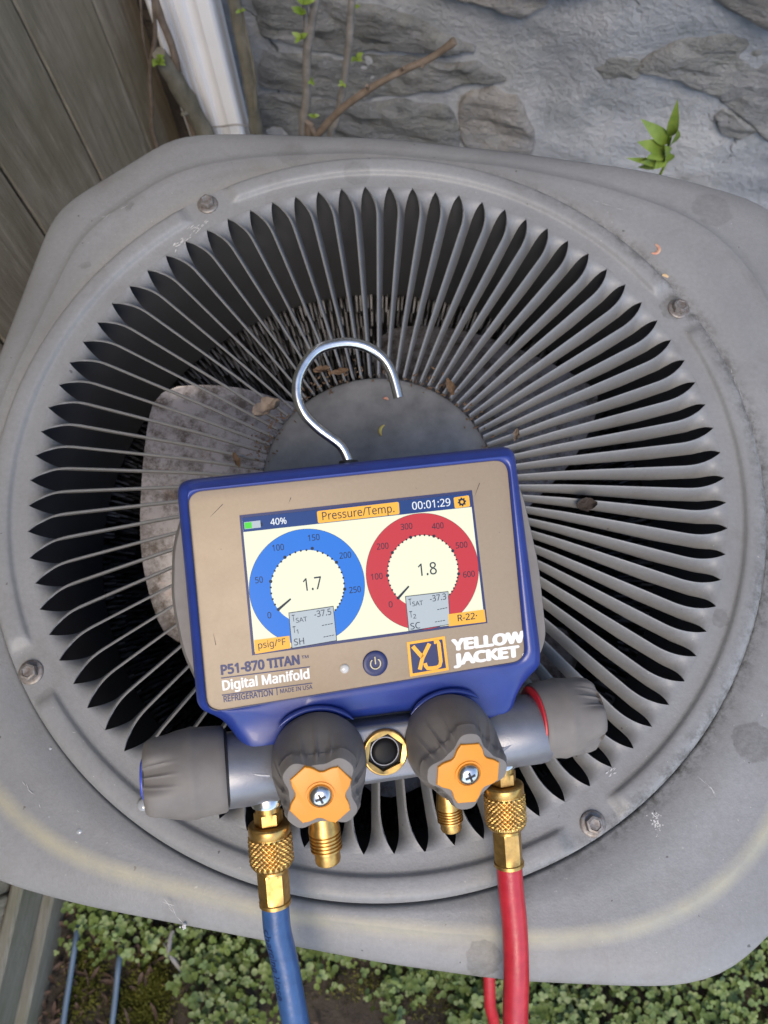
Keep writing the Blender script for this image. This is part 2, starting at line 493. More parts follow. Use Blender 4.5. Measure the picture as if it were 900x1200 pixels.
# ------------------------------------------------------------------ fence along the left
Y0F = 3.53
def fence_x(y): return (y - Y0F) / 9.0
fdir = Vector((1 / 9.0, 1, 0)).normalized()
fnor = Vector((1, -1 / 9.0, 0)).normalized()          # faces the condenser
fbase = Vector((fence_x(-0.2), -0.2, GROUND))
fence = empty('board_fence', Matrix.Translation(fbase), 'weathered grey brown vertical board fence left of the condenser', 'fence')
finv = Matrix.Translation(-fbase)
BW = 0.1283
for k in range(-9, 8):
    y0 = 0.6075 + BW * (k - 6) * 1.0
    if y0 < -1.2: continue
    y1 = y0 + BW * 0.994 - random.uniform(0.0016, 0.0032)
    if y1 > 0.87: continue
    dep = random.uniform(-0.0012, 0.0012)
    v, f = box_geo(y0, y1, -0.016 + dep, 0.002 + dep, GROUND + 0.02, 1.05 + random.uniform(-.01, .01), 0.0018)
    vv = []
    for a, b, z in v:
        p = Vector((fence_x(a), a, z)) + fnor * b
        vv.append(p)
    mk('board', vv, [tuple(reversed(q)) for q in f], M_WOOD, fence, False, inv=finv)
for zc in (-0.25, 0.75):
    v, f = box_geo(-1.2, 0.84, -0.06, -0.022, zc, zc + 0.09, 0.002)
    mk('rail', [Vector((fence_x(a), a, z)) + fnor * b for a, b, z in v], [tuple(reversed(q)) for q in f], M_WOOD, fence, False, inv=finv)

edge_base = Vector((fence_x(-.3) + .02, -.3, GROUND))
edging = empty('timber_edging', Matrix.Translation(edge_base), 'grey green timber kickboard lying along the foot of the fence', 'edging')
einv = Matrix.Translation(-edge_base)
for nm, b0, b1, z0, z1 in (('plank', 0.006, 0.030, GROUND - 0.05, -0.612), ('plank', 0.0035, 0.018, -0.610, -0.545)):
    v, f = box_geo(-1.2, 0.60, b0, b1, z0, z1, 0.003)
    mk(nm, [Vector((fence_x(a), a, z)) + fnor * b for a, b, z in v], [tuple(reversed(q)) for q in f], M_TIMBER, edging, False, inv=einv)

# ------------------------------------------------------------------ stone wall at the back
WY = 0.865
wall_base = Vector((0.3, WY, GROUND))
wall = empty('stone_wall', Matrix.Translation(wall_base), 'old rubble stone house wall smeared with blue grey mortar', 'wall')
winv = Matrix.Translation(-wall_base)
WTILT = -0.17                                        # the wall stands slightly closer on the right
def wall_y(x): return WY + WTILT * (x - 0.0)
xs = np.concatenate([np.linspace(-1.3, -.42, 24), np.linspace(-.4, .7, 170), np.linspace(.73, 1.9, 30)]); zs = np.concatenate([np.linspace(GROUND - 0.06, -.2, 80), np.linspace(-.19, .1, 20), np.linspace(0.13, 2.2, 36)])
def mort(x, z):
    p = Vector((x * 3.0, 1.7, z * 3.6))
    return 0.020 * mnoise.noise(p) + 0.008 * mnoise.noise(p * 2.7) + 0.0035 * mnoise.noise(p * 7) + 0.0012 * mnoise.noise(p * 19)
wv_ = [(x, wall_y(x) - mort(x, z), z) for z in zs for x in xs]
nb = len(wv_)
mk('mortar', wv_, grid_faces(len(zs), len(xs), False), M_MORTAR, wall, sharp=None, inv=winv)
def stone(poly, proud, mat, seed, rough=1.0, fine=False):
    """poly: outline on the wall as (x, z) points; a lumpy, layered block standing proud of the mortar"""
    ND = 14 if fine else 6
    P = [Vector(p) for p in poly]
    c = sum(P, Vector((0, 0))) / len(P)
    dense = []
    for i in range(len(P)):
        a, b = P[i], P[(i + 1) % len(P)]
        for k in range(ND): dense.append(a.lerp(b, k / ND))
    for _ in range(2):
        dense = [(dense[i - 1] + dense[i] * 2 + dense[(i + 1) % len(dense)]) / 4 for i in range(len(dense))]
    n = len(dense); v = []
    rings = [(1.02, -0.03), (1.0, 0.25), (0.975, 0.62), (0.92, 0.85), (0.82, 0.97), (0.66, 1.0), (0.48, 1.0), (0.28, 1.0), (0.1, 1.0)]
    if fine: rings = rings[:4] + [(s_, 0.88 + .12 * min(1, (0.92 - s_) / .12)) for s_ in np.linspace(.88, .06, 18)]
    for s, h in rings:
        for q in dense:
            e = c + (q - c) * s
            pn = Vector((e.x * 6 + seed, seed * 1.7, e.y * 6))
            e2 = e + Vector((mnoise.noise(pn * 3), mnoise.noise(pn * 3 + Vector((9, 2, 4))))) * 0.013 * rough
            e2 = e2 + Vector((mnoise.noise(pn * 9), mnoise.noise(pn * 9 + Vector((9, 2, 4))))) * 0.006 * rough
            lay = mnoise.noise(Vector((e.x * 5 + seed, seed, e.y * 34 + e.x * 9))) * 0.010 + mnoise.noise(Vector((e.x * 12, seed, e.y * 70))) * 0.005
            lump = mnoise.noise(pn) * 0.016 + abs(mnoise.noise(pn * 3.7)) * 0.012 + mnoise.noise(pn * 11) * 0.004
            y = wall_y(e2.x) - mort(e2.x, e2.y) * 0.6 - h * (proud + (lump + lay) * rough) + (0.03 if h < 0 else 0)
            v.append((e2.x, y, e2.y))
    f = grid_faces(len(rings), n) + [tuple((len(rings) - 1) * n + j for j in range(n))]
    f = [tuple(reversed(q)) for q in f]
    return mk('stone', v, f, mat, wall, sharp=55, inv=winv)
def wp(pts):
    out = []
    for px, py in pts:
        d = CR * ((px - 450) / F_PX) - CU * ((py - 600) / F_PX) + CF
        k = (WY - 0.03) / (d.y - WTILT * d.x)
        p = CAM + d * k
        out.append((p.x, p.z))
    return out
placed = []
for pts, proud, mi, sd_ in (
    ([(462, -60), (445, -8), (500, 6), (560, 24), (610, 40), (642, 22), (650, -30), (600, -70)], 0.026, 0, 3.1),
    ([(775, -40), (800, 2), (850, 15), (905, 14), (990, 0), (990, -60)], 0.026, 2, 5.3),
    ([(742, 96), (800, 66), (850, 52), (905, 62), (985, 70), (985, 175), (905, 186), (868, 158), (832, 128), (790, 108)], 0.026, 2, 7.7),
    ([(697, 100), (708, 84), (740, 84), (765, 96), (748, 110), (712, 116)], 0.016, 2, 9.2),
    ([(296, 6), (340, 2), (420, 28), (520, 60), (560, 84), (500, 88), (420, 82), (360, 74), (300, 66)], 0.026, 1, 11.4),
    ([(306, 84), (380, 82), (470, 96), (560, 98), (600, 118), (560, 126), (470, 132), (380, 130), (300, 124)], 0.022, 1, 13.8),
    ([(300, 136), (380, 134), (460, 138), (530, 146), (540, 200), (440, 220), (300, 215)], 0.022, 1, 15.1),
    ([(540, 138), (580, 128), (612, 140), (626, 168), (620, 200), (560, 205), (536, 175)], 0.022, 0, 17.9),
    ([(838, 158), (850, 146), (872, 160), (890, 176), (868, 184), (846, 176)], 0.014, 2, 19.3),
):
    w = wp(pts)
    if True:
        # make sure the outline runs counter-clockwise seen from the front
        a = sum(w[i][0] * w[(i + 1) % len(w)][1] - w[(i + 1) % len(w)][0] * w[i][1] for i in range(len(w)))
        if a < 0: w = w[::-1]
    placed.append((min(p[0] for p in w), max(p[0] for p in w), min(p[1] for p in w), max(p[1] for p in w)))
    stone(w, proud * .28, M_STONES[mi], sd_, 0.62, True)
# more of the wall beyond the picture's edge
vis = (-0.34, 0.56, -0.62, -0.30)
zc = GROUND + 0.05; sdn = 30.0
while zc < 1.9:
    hgt = random.uniform(0.09, 0.16); xc = -1.2 + random.uniform(0, .1)
    while xc < 1.7:
        wd = random.uniform(0.14, 0.34)
        if not (xc + wd > vis[0] and xc < vis[1] and zc + hgt > vis[2] and zc < vis[3]) and not (xc < -0.33 and False):
            m_ = 0.02
            q = [(xc + m_ + random.uniform(0, .02), zc + random.uniform(0, .02)), (xc + wd * .5, zc - random.uniform(0, .015)), (xc + wd - m_, zc + random.uniform(0, .03)),
                 (xc + wd, zc + hgt * .5), (xc + wd - m_, zc + hgt - random.uniform(0.01, .03)), (xc + wd * .5, zc + hgt - .012), (xc + m_, zc + hgt - random.uniform(.01, .03)), (xc, zc + hgt * .5)]
            stone(q, random.uniform(0.012, 0.026), random.choice(M_STONES), sdn, 0.8)
            sdn += 1.37
        xc += wd + 0.02
    zc += hgt + 0.025

# dark filler put in to darken the gap where fence and wall meet
pbase = Vector((-0.268, 0.835, GROUND))
pv = []
for i in range(40):
    z = GROUND - 0.02 + i * 0.045
    for j in range(14):
        a = 2 * PI * j / 14
        r = 0.036 + 0.010 * mnoise.noise(Vector((math.cos(a) * 1.5, math.sin(a) * 1.5, z * 9))) + 0.004 * mnoise.noise(Vector((math.cos(a) * 4, math.sin(a) * 4, z * 22)))
        pv.append((pbase.x + r * math.cos(a) * 0.9, pbase.y + r * math.sin(a) * 0.6, z))
tag(mk('corner_filler', pv, grid_faces(40, 14) + [tuple(39 * 14 + j for j in range(14))], M_ROT_FILLER, sharp=60),
    'dark filler added to darken the corner between fence and white downspout', 'post')

# ------------------------------------------------------------------ downspout
DX0, DX1, DY = -0.268, -0.194, 0.775
dbase = Vector(((DX0 + DX1) / 2, DY + 0.025, GROUND))
dsp = empty('downspout', Matrix.Translation(dbase), 'white ribbed aluminium downspout in the corner behind the condenser', 'downspout')
dinv = Matrix.Translation(-dbase)
prof = []
W_ = DX1 - DX0
front = [(0.0, 0.006), (0.03, 0.002)]
for k in range(4):
    u = 0.07 + k * 0.105
    front += [(u, 0.0), (u + 0.025, 0.0), (u + 0.045, 0.0042), (u + 0.075, 0.0042), (u + 0.095, 0.0)]
front += [(0.56, 0.0), (0.60, 0.0048), (0.66, 0.0060), (0.72, 0.0046), (0.78, 0.0), (0.95, 0.0005), (0.985, 0.003), (1.0, 0.008)]
for u, d in front: prof.append((DX0 + u * W_, DY + d))
prof += [(DX1, DY + 0.045), (DX1 - 0.006, DY + 0.052), (DX0 + 0.006, DY + 0.052), (DX0, DY + 0.045)]
zz = np.linspace(GROUND + 0.005, 2.0, 60)
dv = [(x + (-0.02) * (z + 0.45) * 0.6, y - 0.004 * mnoise.noise(Vector((x * 20, 1, z * 9))) * 0.2, z) for z in zz for x, y in prof]
mk('pipe', dv, grid_faces(len(zz), len(prof)), M_WHITEALU, dsp, True, 35, dinv)
v, f = box_geo(DX0 - 0.012, DX1 + 0.012, DY - 0.0035, DY - 0.002, 0.30, 0.325)
mk('strap', v, f, M_WHITEALU, dsp, False, inv=dinv)
v, f = tube_geo(catmull([at_y(248, 149, DY - .012), at_y(262, 148, DY - .012), at_y(277, 146, DY - .012), at_y(290, 148, DY - .010)], 4), 0.0009, 6)
mk('wire', v, f, M_STEEL, dsp, inv=dinv)

# ------------------------------------------------------------------ stems, branches, sprouts
def leaf_geo(base, dirv, nor, L, Wd, curl=0.2, seg=6):
    d = Vector(dirv).normalized(); n = Vector(nor); n = (n - d * n.dot(d)).normalized(); s = d.cross(n)
    v, f = [], []
    for i in range(seg + 1):
        t_ = i / seg
        w = Wd * 0.5 * (math.sin(PI * min(1, t_ ** 0.75 * 0.97 + 0.02)))
        c_ = Vector(base) + d * (L * t_) - n * (curl * L * t_ * t_)
        v += [c_ - s * w + n * w * 0.25, c_, c_ + s * w + n * w * 0.25]
    for i in range(seg):
        a = i * 3
        f += [(a, a + 1, a + 4, a + 3), (a + 1, a + 2, a + 5, a + 4)]
    return v, f

def stem(name, label, pts, rads, mat, buds=(), twigs=(), cat='branch', n=10, group=None):
    pp = catmull(pts, 6)
    rr = np.interp(np.linspace(0, 1, len(pp)), np.linspace(0, 1, len(rads)), rads)
    base = Vector(pts[0])
    e = empty(name, Matrix.Translation(base), label, cat, group)
    iv = Matrix.Translation(-base)
    rr = [r * (1 + 0.16 * mnoise.noise(p * 55)) for r, p in zip(rr, pp)]
    tube('stem', pp, rr, mat, e, n, iv, 0.12)
    for tp, tr in twigs:
        q = catmull(tp, 5)
        tube('twig', q, list(np.linspace(tr, tr * 0.6, len(q))), mat, e, 7, iv, 0.1)
    for b in buds:
        p = Vector(b[0]); s = b[1]
        for k in range(b[2] if len(b) > 2 else 3):
            dv_ = Vector((random.uniform(-1, 1), random.uniform(-.9, -.1), random.uniform(0.1, 1)))
            v, f = leaf_geo(p, dv_, (random.uniform(-.4, .4), -0.6, 0.8), s, s * 0.6, 0.25)
            mk('leaf', v, f, M_LEAF, e, inv=iv)
    return e

def yl(px, py, y): return at_y(px, py, y)
def down(p): return Vector((p.x * 0.99, p.y + .004, GROUND - 0.01))
# mossy stem left of the downspout
a = [yl(247, 175, .745), yl(232, 140, .745), yl(212, 105, .742), (yl(196, 78, .738)), yl(186, 62, .735)]
stem('mossy_shoot', 'thick mossy cut stem leaning left against the white downspout', [down(a[0])] + a, [.012, .0115, .0112, .011, .0105, .008], M_BARK, [(yl(184, 70, .725), .013, 5)],
     [([yl(222, 130, .74), yl(214, 134, .728)], .004)], 'stem', 12)
a = [yl(303, 170, .79), yl(296, 120, .79), yl(286, 60, .79), yl(276, 10, .79), yl(266, -45, .79)]
stem('grey_shoot', 'straight grey green stem standing right of the white downspout', [down(a[0])] + a, [.0085, .0084, .0083, .0082, .008, .008], M_BARK, [(yl(282, 12, .776), .007, 3)],
     [([yl(300, 130, .778), yl(298, 85, .776), yl(290, 45, .776), yl(283, 10, .776)], .0022)], 'stem', 12)
a = [yl(184, 170, .742), yl(178, 120, .742), yl(176, 80, .74), yl(182, 40, .74), yl(178, -10, .74)]
stem('vine_twig', 'thin brown vine twig in front of the dark corner filler', [down(a[0])] + a, [.0028, .0028, .0026, .0024, .0024, .002], M_BARK2, [], [([yl(176, 80, .74), yl(168, 45, .738), yl(165, 5, .736), yl(163, -20, .736)], .0014)], 'twig', 7)
a = [yl(208, 80, .742), yl(200, 50, .742), yl(188, 20, .742), yl(178, -15, .742)]
stem('climbing_vine', 'brown vine stem along the left edge of the downspout', [down(yl(215, 120, .742)), yl(215, 120, .76)] + a, [.004, .004, .0042, .0045, .0045, .004], M_BARK2, [], [], 'stem', 8)
a = [yl(357, 175, .66), yl(359, 120, .66), yl(360, 60, .66), yl(364, 35, .66), yl(372, -10, .66)]
stem('grey_sapling', 'upright grey sapling with green buds before the wall, nearer the downspout', [down(a[0])] + a, [.005, .0049, .0047, .0046, .0042, .004], M_BARK3,
     [(yl(354, 14, .652), .011, 4), (yl(352, 44, .652), .009, 4), (yl(366, 96, .652), .006, 3), (yl(367, 136, .652), .007, 3), (yl(356, 2, .652), .011, 3)],
     [([yl(360, 40, .66), yl(358, 15, .66), yl(354, -10, .66)], .0036)], 'sapling', 10, )
a = [yl(388, 175, .70), yl(395, 140, .70), yl(403, 95, .70), yl(409, 50, .70), yl(413, -10, .70)]
stem('grey_sapling', 'upright grey sapling behind the slanting bare branch', [down(a[0])] + a, [.0046, .0045, .0043, .0042, .004, .0038], M_BARK3,
     [(yl(418, 68, .69), .010, 4), (yl(402, 98, .69), .006, 3), (yl(416, 8, .69), .006, 2)], [], 'sapling', 10)
a = [yl(372, 158, .60), yl(400, 128, .60), yl(440, 100, .60), yl(478, 80, .60), yl(505, 68, .60), yl(533, 48, .60)]
stem('bare_branch', 'bare brown branch with cut tip slanting up to the right', [down(yl(360, 175, .60)), yl(362, 170, .60)] + a, [.0036, .0036, .0036, .0034, .0033, .0033, .0032, .0033], M_BARK2, [],
     [([yl(498, 72, .60), yl(494, 79, .597)], .0026), ([yl(432, 105, .60), yl(430, 100, .596)], .0024), ([yl(470, 84, .60), yl(473, 79, .597)], .0022)], 'branch', 9)
# leafy sprout at the back right, just behind the lid
sb = yl(778, 196, .50)
e = empty('leafy_sprout', Matrix.Translation(Vector((sb.x, .50, GROUND))), 'bright green leafy sprout rising behind the lid by the wall', 'plant')
iv = Matrix.Translation(-Vector((sb.x, .50, GROUND)))
top = yl(786, 160, .495)
tube('stem', catmull([(sb.x - .01, .50, GROUND - .01), (sb.x - .004, .502, -.35), sb, yl(781, 180, .497), top], 6), 0.0013, M_LEAF, e, 7, iv)
for (bx_, by_), (tx, ty), wd in (((786, 160), (792, 134), .011), ((783, 168), (763, 147), .014), ((780, 176), (753, 167), .014), ((784, 171), (799, 158), .013), ((778, 184), (770, 196), .013),
                                 ((781, 180), (785, 196), .014), ((779, 186), (790, 176), .013), ((776, 190), (756, 190), .010), ((773, 192), (742, 186), .007), ((774, 194), (748, 196), .007), ((779, 178), (768, 182), .014)):
    p0 = yl(bx_, by_, .497); p1 = yl(tx, ty, .490 + random.uniform(-.01, .008))
    v, f = leaf_geo(p0, p1 - p0, (random.uniform(-.3, .3), -.6, .75), (p1 - p0).length * 1.0, wd * .85, random.uniform(.1, .35))
    mk('leaf', v, f, M_LEAF, e, inv=iv)

# ------------------------------------------------------------------ condenser
cx, cy = GC
abase = Vector((cx, cy, GROUND))
ac = empty('air_conditioner', Matrix.Translation(abase), 'weathered grey outdoor air conditioner condenser with round louvred fan grille', 'air conditioner')
ainv = Matrix.Translation(-abase)
S = 0.40 / 0.42
outline = [(-.140, .247), (-.092, .249), (0, .247), (.086, .237), (.176, .223), (.225, .208), (.254, .197), (.273, .165), (.278, .09), (.274, 0), (.266, -.10), (.249, -.178), (.205, -.229), (.176, -.252), (.150, -.257),
           (.069, -.255), (.006, -.248), (-.057, -.238), (-.144, -.224), (-.188, -.214), (-.225, -.198), (-.252, -.15), (-.257, -.09), (-.248, 0), (-.233, .086), (-.213, .188)]
crease = [(-.140, .209), (-.115, .218), (-.082, .224), (-.016, .2285), (.083, .2185), (.137, .206), (.19, .186), (.215, .168), (.237, .134), (.250, .06), (.247, -.03), (.236, -.11), (.200, -.187), (.170, -.2125), (.151, -.2225), (.121, -.2315), (.088, -.2345),
          (.03, -.232), (-.05, -.2245), (-.142, -.203), (-.176, -.186), (-.215, -.15), (-.232, -.09), (-.231, 0), (-.2225, .055), (-.212, .09), (-.190, .164)]
NA = 240
def polar(poly, sig):
    P = []
    for i in range(len(poly)):
        a, b = Vector(poly[i]) * S, Vector(poly[(i + 1) % len(poly)]) * S
        for k in range(20): P.append(a.lerp(b, k / 20))
    th = np.array([math.atan2(p.y, p.x) for p in P]); r = np.array([p.length for p in P])
    o = np.argsort(th); th, r = th[o], r[o]
    th = np.concatenate([th - 2 * PI, th, th + 2 * PI]); r = np.concatenate([r, r, r])
    A = np.arange(NA) * 2 * PI / NA - PI
    q = np.interp(A, th, r)
    k = np.exp(-0.5 * (np.arange(-8, 9) / sig) ** 2); k /= k.sum()
    return np.convolve(np.concatenate([q[-8:], q, q[:8]]), k, 'valid')
RO = polar(outline, 1.6); RC = polar(crease, 2.0)
AN = np.arange(NA) * 2 * PI / NA - PI
R_TIP, R_OUT, R_BOLT, R_HUB = 0.1867, 0.2077, 0.2012, 0.0642
LZ = -0.0068                                     # the lid's flat top
rows = []
def add(rf, z): rows.append((rf, z))
add(lambda i: np.full(NA, .192), -0.030); add(lambda i: np.full(NA, .192), LZ - .004); add(lambda i: np.full(NA, .194), LZ - .006); add(lambda i: np.full(NA, .2092), LZ - .006)
add(lambda i: np.full(NA, .2100), LZ - .0015); add(lambda i: np.full(NA, .2112), LZ)
def mixr(k): return lambda i: np.minimum(.2110 + (RC - .2110) * k, RC)
RCc = np.maximum(RC, .2140)
for k in (0.5,): add(lambda i: .2112 + (np.maximum(RCc - .0065, .2114 + (RCc - .2114) * .3) - .2112) * .6, LZ + .0003)
add(lambda i: np.maximum(RCc - .0065, .2114 + (RCc - .2114) * .3), LZ + .0003); add(lambda i: RCc - .0012, LZ + .0004); add(lambda i: RCc, LZ - .0001); add(lambda i: RCc + .0012, LZ - .0010)
ROc = np.maximum(RO, RCc + .006)
add(lambda i: np.minimum(RCc + .006, RCc + (ROc - RCc) * .3), LZ - .0016); add(lambda i: RCc + (ROc - RCc) * .55, LZ - .0027)
add(lambda i: ROc - .0035, LZ - .0052); add(lambda i: ROc - .0014, LZ - .0066); add(lambda i: ROc - .0003, LZ - .0095); add(lambda i: ROc, LZ - .016); add(lambda i: ROc, LZ - .045)
add(lambda i: ROc - .0015, LZ - .045); add(lambda i: ROc - .0015, LZ - .020)
v = []
for rf, z in rows:
    r = rf(0)
    for i in range(NA):
        dz = 0.0003 * mnoise.noise(Vector((r[i] * math.cos(AN[i]) * 14, r[i] * math.sin(AN[i]) * 14, 0)))
        v.append((cx + r[i] * math.cos(AN[i]), cy + r[i] * math.sin(AN[i]), z + dz))
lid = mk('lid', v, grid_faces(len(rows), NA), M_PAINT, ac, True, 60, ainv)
# pale yellow band mixed into the paint along the front crease
fa = lid.data.attributes.new('tint_mask', 'FLOAT', 'POINT')
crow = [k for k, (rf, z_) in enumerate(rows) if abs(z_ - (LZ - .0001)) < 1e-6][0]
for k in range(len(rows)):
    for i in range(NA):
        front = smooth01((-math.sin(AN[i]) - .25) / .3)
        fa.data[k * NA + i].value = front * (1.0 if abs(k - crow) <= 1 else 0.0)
# cabinet walls below the lid, with louvre slots
bodyr = polar([(p[0] * .93, p[1] * .93) for p in outline], 2.0)
v = []
zrow = []
z = LZ - .02
while z > GROUND + .03:
    zrow += [(z, 0), (z - .010, 0), (z - .013, -.006), (z - .022, -.006)]; z -= .026
for z, d in zrow:
    for i in range(NA): v.append((cx + (bodyr[i] + d) * math.cos(AN[i]), cy + (bodyr[i] + d) * math.sin(AN[i]), z))
mk('cabinet', v, grid_faces(len(zrow), NA), M_PAINT, ac, True, 30, ainv)
v = [(cx + (bodyr[i] + .005) * k * math.cos(AN[i]), cy + (bodyr[i] + .005) * k * math.sin(AN[i]), z) for k, z in ((1, GROUND - .01), (1, GROUND + .05), (.02, GROUND + .052)) for i in range(NA)]
mk('base_pan', v, grid_faces(3, NA), M_DARK, ac, True, 30, ainv)

# grille plate with its raised beads
BOLTS = [math.radians(a) for a in (121.3, 31.6, -58.7, -148.7)]
NG = 492
prof = [(R_TIP, 0.0), (.1900, .0001), (.1938, .0001), (.1948, .0004), (.1955, .0012), (.1961, .0022), (.1969, .0028), (.1985, .0031), (.2010, .0032), (.2035, .0031), (.2051, .0027), (.2060, .0020), (.2066, .0010), (.2071, .0003), (.2077, -.0008), (.2077, -.0070), (.2067, -.0070)]
v = []
for r, z in prof:
    for j in range(NG):
        a = 2 * PI * j / NG
        dmin = min(abs((a - b + PI) % (2 * PI) - PI) for b in BOLTS)
        k = smooth01((math.degrees(dmin) - 3.7) / 1.5)
        zz_ = z
        if .193 < r < .2075 and z > 0: zz_ = z * k + 0.0002 * (1 - k)
        v.append((cx + r * math.cos(a), cy + r * math.sin(a), zz_))
grille = mk('grille', v, grid_faces(len(prof), NG), M_PAINT, ac, True, 50, ainv)

# one louver blade, shared by all
NBL = 82
PITCH = 2 * PI / NBL
ALPHA = math.radians(70)
def blade_mesh():
    rs = [R_TIP, .1858, .1846, .1832, .1818, .1804, .179, .1775, .176, .1745, .173, .171, .1685, .166, .160, .15, .14, .12, .10, .085, .074, .0635]
    us = list(np.linspace(0, 1, 10))
    top, bot = [], []
    for r in rs:
        d = R_TIP - r
        fl = 1 - max(0, 1 - d / 0.023) ** 2.3; fb = smooth01(d / 0.0125); fy = 1 - max(0, 1 - d / 0.0125) ** 2.2
        w = float(np.interp(r, [.0635, .15], [.0044, .0106]))
        hp_ = PITCH * r / 2
        drop = 0.004 * smooth01((.11 - r) / .05)
        L = Vector((hp_ * (1 - fl), .0014 * fl - drop))                          # upper lip
        B = Vector((-hp_ * (1 - fy) - w * math.cos(ALPHA) * fy, -w * math.sin(ALPHA) * fb - drop))   # lower edge
        C = ((L + B) / 2).lerp(L + Vector((-.0011, .0003)), fb)                    # rolls the blade over below the lip
        C.y = max(C.y, -drop) if fb < 1 else C.y
        th = 0.0005 + 0.0001 * fb
        for u in us:
            u_ = 1 - u
            p = L * (1 - u_) ** 2 + C * (2 * u_ * (1 - u_)) + B * u_ * u_
            tg = ((C - L) * (1 - u_) + (B - C) * u_)
            n = Vector((tg.y, -tg.x)).normalized() if tg.length > 1e-9 else Vector((0, 1))
            if n.y < 0: n = -n
            for lst, sgn in ((top, 0), (bot, 1)):
                q = p - n * (2 * th * sgn)
                ph = q.x / r
                lst.append((r * math.cos(ph), r * math.sin(ph), q.y))
    nr, nu = len(rs), len(us)
    f = []
    off = nr * nu
    for i in range(nr - 1):
        for j in range(nu - 1):
            a = i * nu + j; b = a + nu
            f.append((a, b, b + 1, a + 1))
            f.append((off + a, off + a + 1, off + b + 1, off + b))
        a, b = i * nu, (i + 1) * nu
        f.append((a, off + a, off + b, b))
        a += nu - 1; b += nu - 1
        f.append((a, b, off + b, off + a))
    f.append(tuple(range((nr - 1) * nu, nr * nu)) + tuple(off + k for k in reversed(range((nr - 1) * nu, nr * nu))))
    me = bpy.data.meshes.new('louver'); me.from_pydata(top + bot, [], [tuple(reversed(q)) for q in f]); me.validate()
    me.shade_smooth(); me.set_sharp_from_angle(angle=math.radians(48)); me.materials.append(M_LOUVER)
    return me
lm = blade_mesh()
PH0 = math.radians(106.4)                      # a slot tip in the photograph
for k in range(NBL):
    o = bpy.data.objects.new('louver', lm)
    col.objects.link(o)
    o.parent = grille
    o.matrix_parent_inverse = Matrix.Identity(4)
    o.location = (cx, cy, 0)
    o.rotation_euler = (0, 0, PH0 + (k + 0.5) * PITCH + random.uniform(-.0022, .0022))
    o.rotation_euler[0] = random.uniform(-.022, .022)
M_SCRAPE = simple('bare_scrape', (0.58, 0.58, 0.58), (0.40, 0.40, 0.40), 700, 0.6)
def scrape(p, q, n, wd, ln, z=.00035, par=None, hw=1.0):
    a, b = at(*p, z), at(*q, z); v, f = [], []
    for k in range(n):
        c_ = a.lerp(b, random.random()) + Vector((random.gauss(0, wd), random.gauss(0, wd), 0)); an = math.atan2(b.y - a.y, b.x - a.x) + random.gauss(0, .25)
        u = Vector((math.cos(an), math.sin(an), 0)) * ln * random.uniform(.3, 1); w = Vector((-math.sin(an), math.cos(an), 0)) * random.uniform(.00015, .00045) * hw
        i0 = len(v); v += [c_ - u, c_ - w, c_ + u, c_ + w]; f.append((i0, i0 + 1, i0 + 2, i0 + 3))
    v = [Vector((p_.x, p_.y, z + .000004 * (i_ // 4))) for i_, p_ in enumerate(v)]
    mk('paint_scrape', v, f, M_SCRAPE, par or grille, False)
scrape((403, 203), (436, 200), 26, .0002, .0030)
scrape((203, 292), (230, 266), 26, .0016, .0022)
scrape((228, 272), (243, 258), 12, .0008, .0016)
scrape((330, 212), (337, 214), 8, .0006, .0010)
scrape((712, 908), (722, 900), 10, .0008, .0012)
for p_, q_, n_ in (((196, 1058), (216, 1084), 5), ((18, 905), (48, 945), 5), ((640, 1010), (668, 1002), 4), ((812, 905), (838, 930), 5), ((120, 255), (160, 236), 4), ((850, 420), (872, 470), 5), ((700, 236), (730, 246), 4)):
    scrape(p_, q_, n_, .0003, .0038, LZ + .0009, lid, .35)
# hub cap
hp = [(.0632, -.020), (.0642, -.0075), (.0640, -.0062), (.0628, -.0053), (.0600, -.0050), (.040, -.0046), (.001, -.0045)]
lathe('hub_cap', hp, 120, Matrix.Translation((cx + .0005, cy - .0015, 0)), M_HUB, ac, None, 45, False, True, ainv)
# screws: hexagonal head on a flanged washer
for b in BOLTS:
    M = Matrix.Translation((cx + R_BOLT * math.cos(b), cy + R_BOLT * math.sin(b), 0.0002))
    s = lathe('screw', [(.0062, 0), (.0062, .0007), (.0058, .0011), (.0048, .0013)], 28, M, M_STEEL, ac, None, 40, False, True, ainv)
    hexa = lambda a, z, r: r * math.cos(PI / 6) / math.cos((a + .3) % (PI / 3) - PI / 6)
    hd = lathe('screw_head', [(.0044, .0011), (.0044, .0042), (.0041, .0047), (.0030, .0049), (.0026, .0044), (.0006, .0042)], 36, M, M_STEEL, s, hexa, 30, False, True, None)
# shroud and inside
lathe('shroud', [(.193, -.004), (.1895, -.012), (.1885, -.06), (.1885, -.122), (.1905, -.124), (.1905, -.06), (.194, -.010)], 120, Matrix.Translation((cx, cy, 0)), M_DARK, ac, None, 40, False, False, ainv)
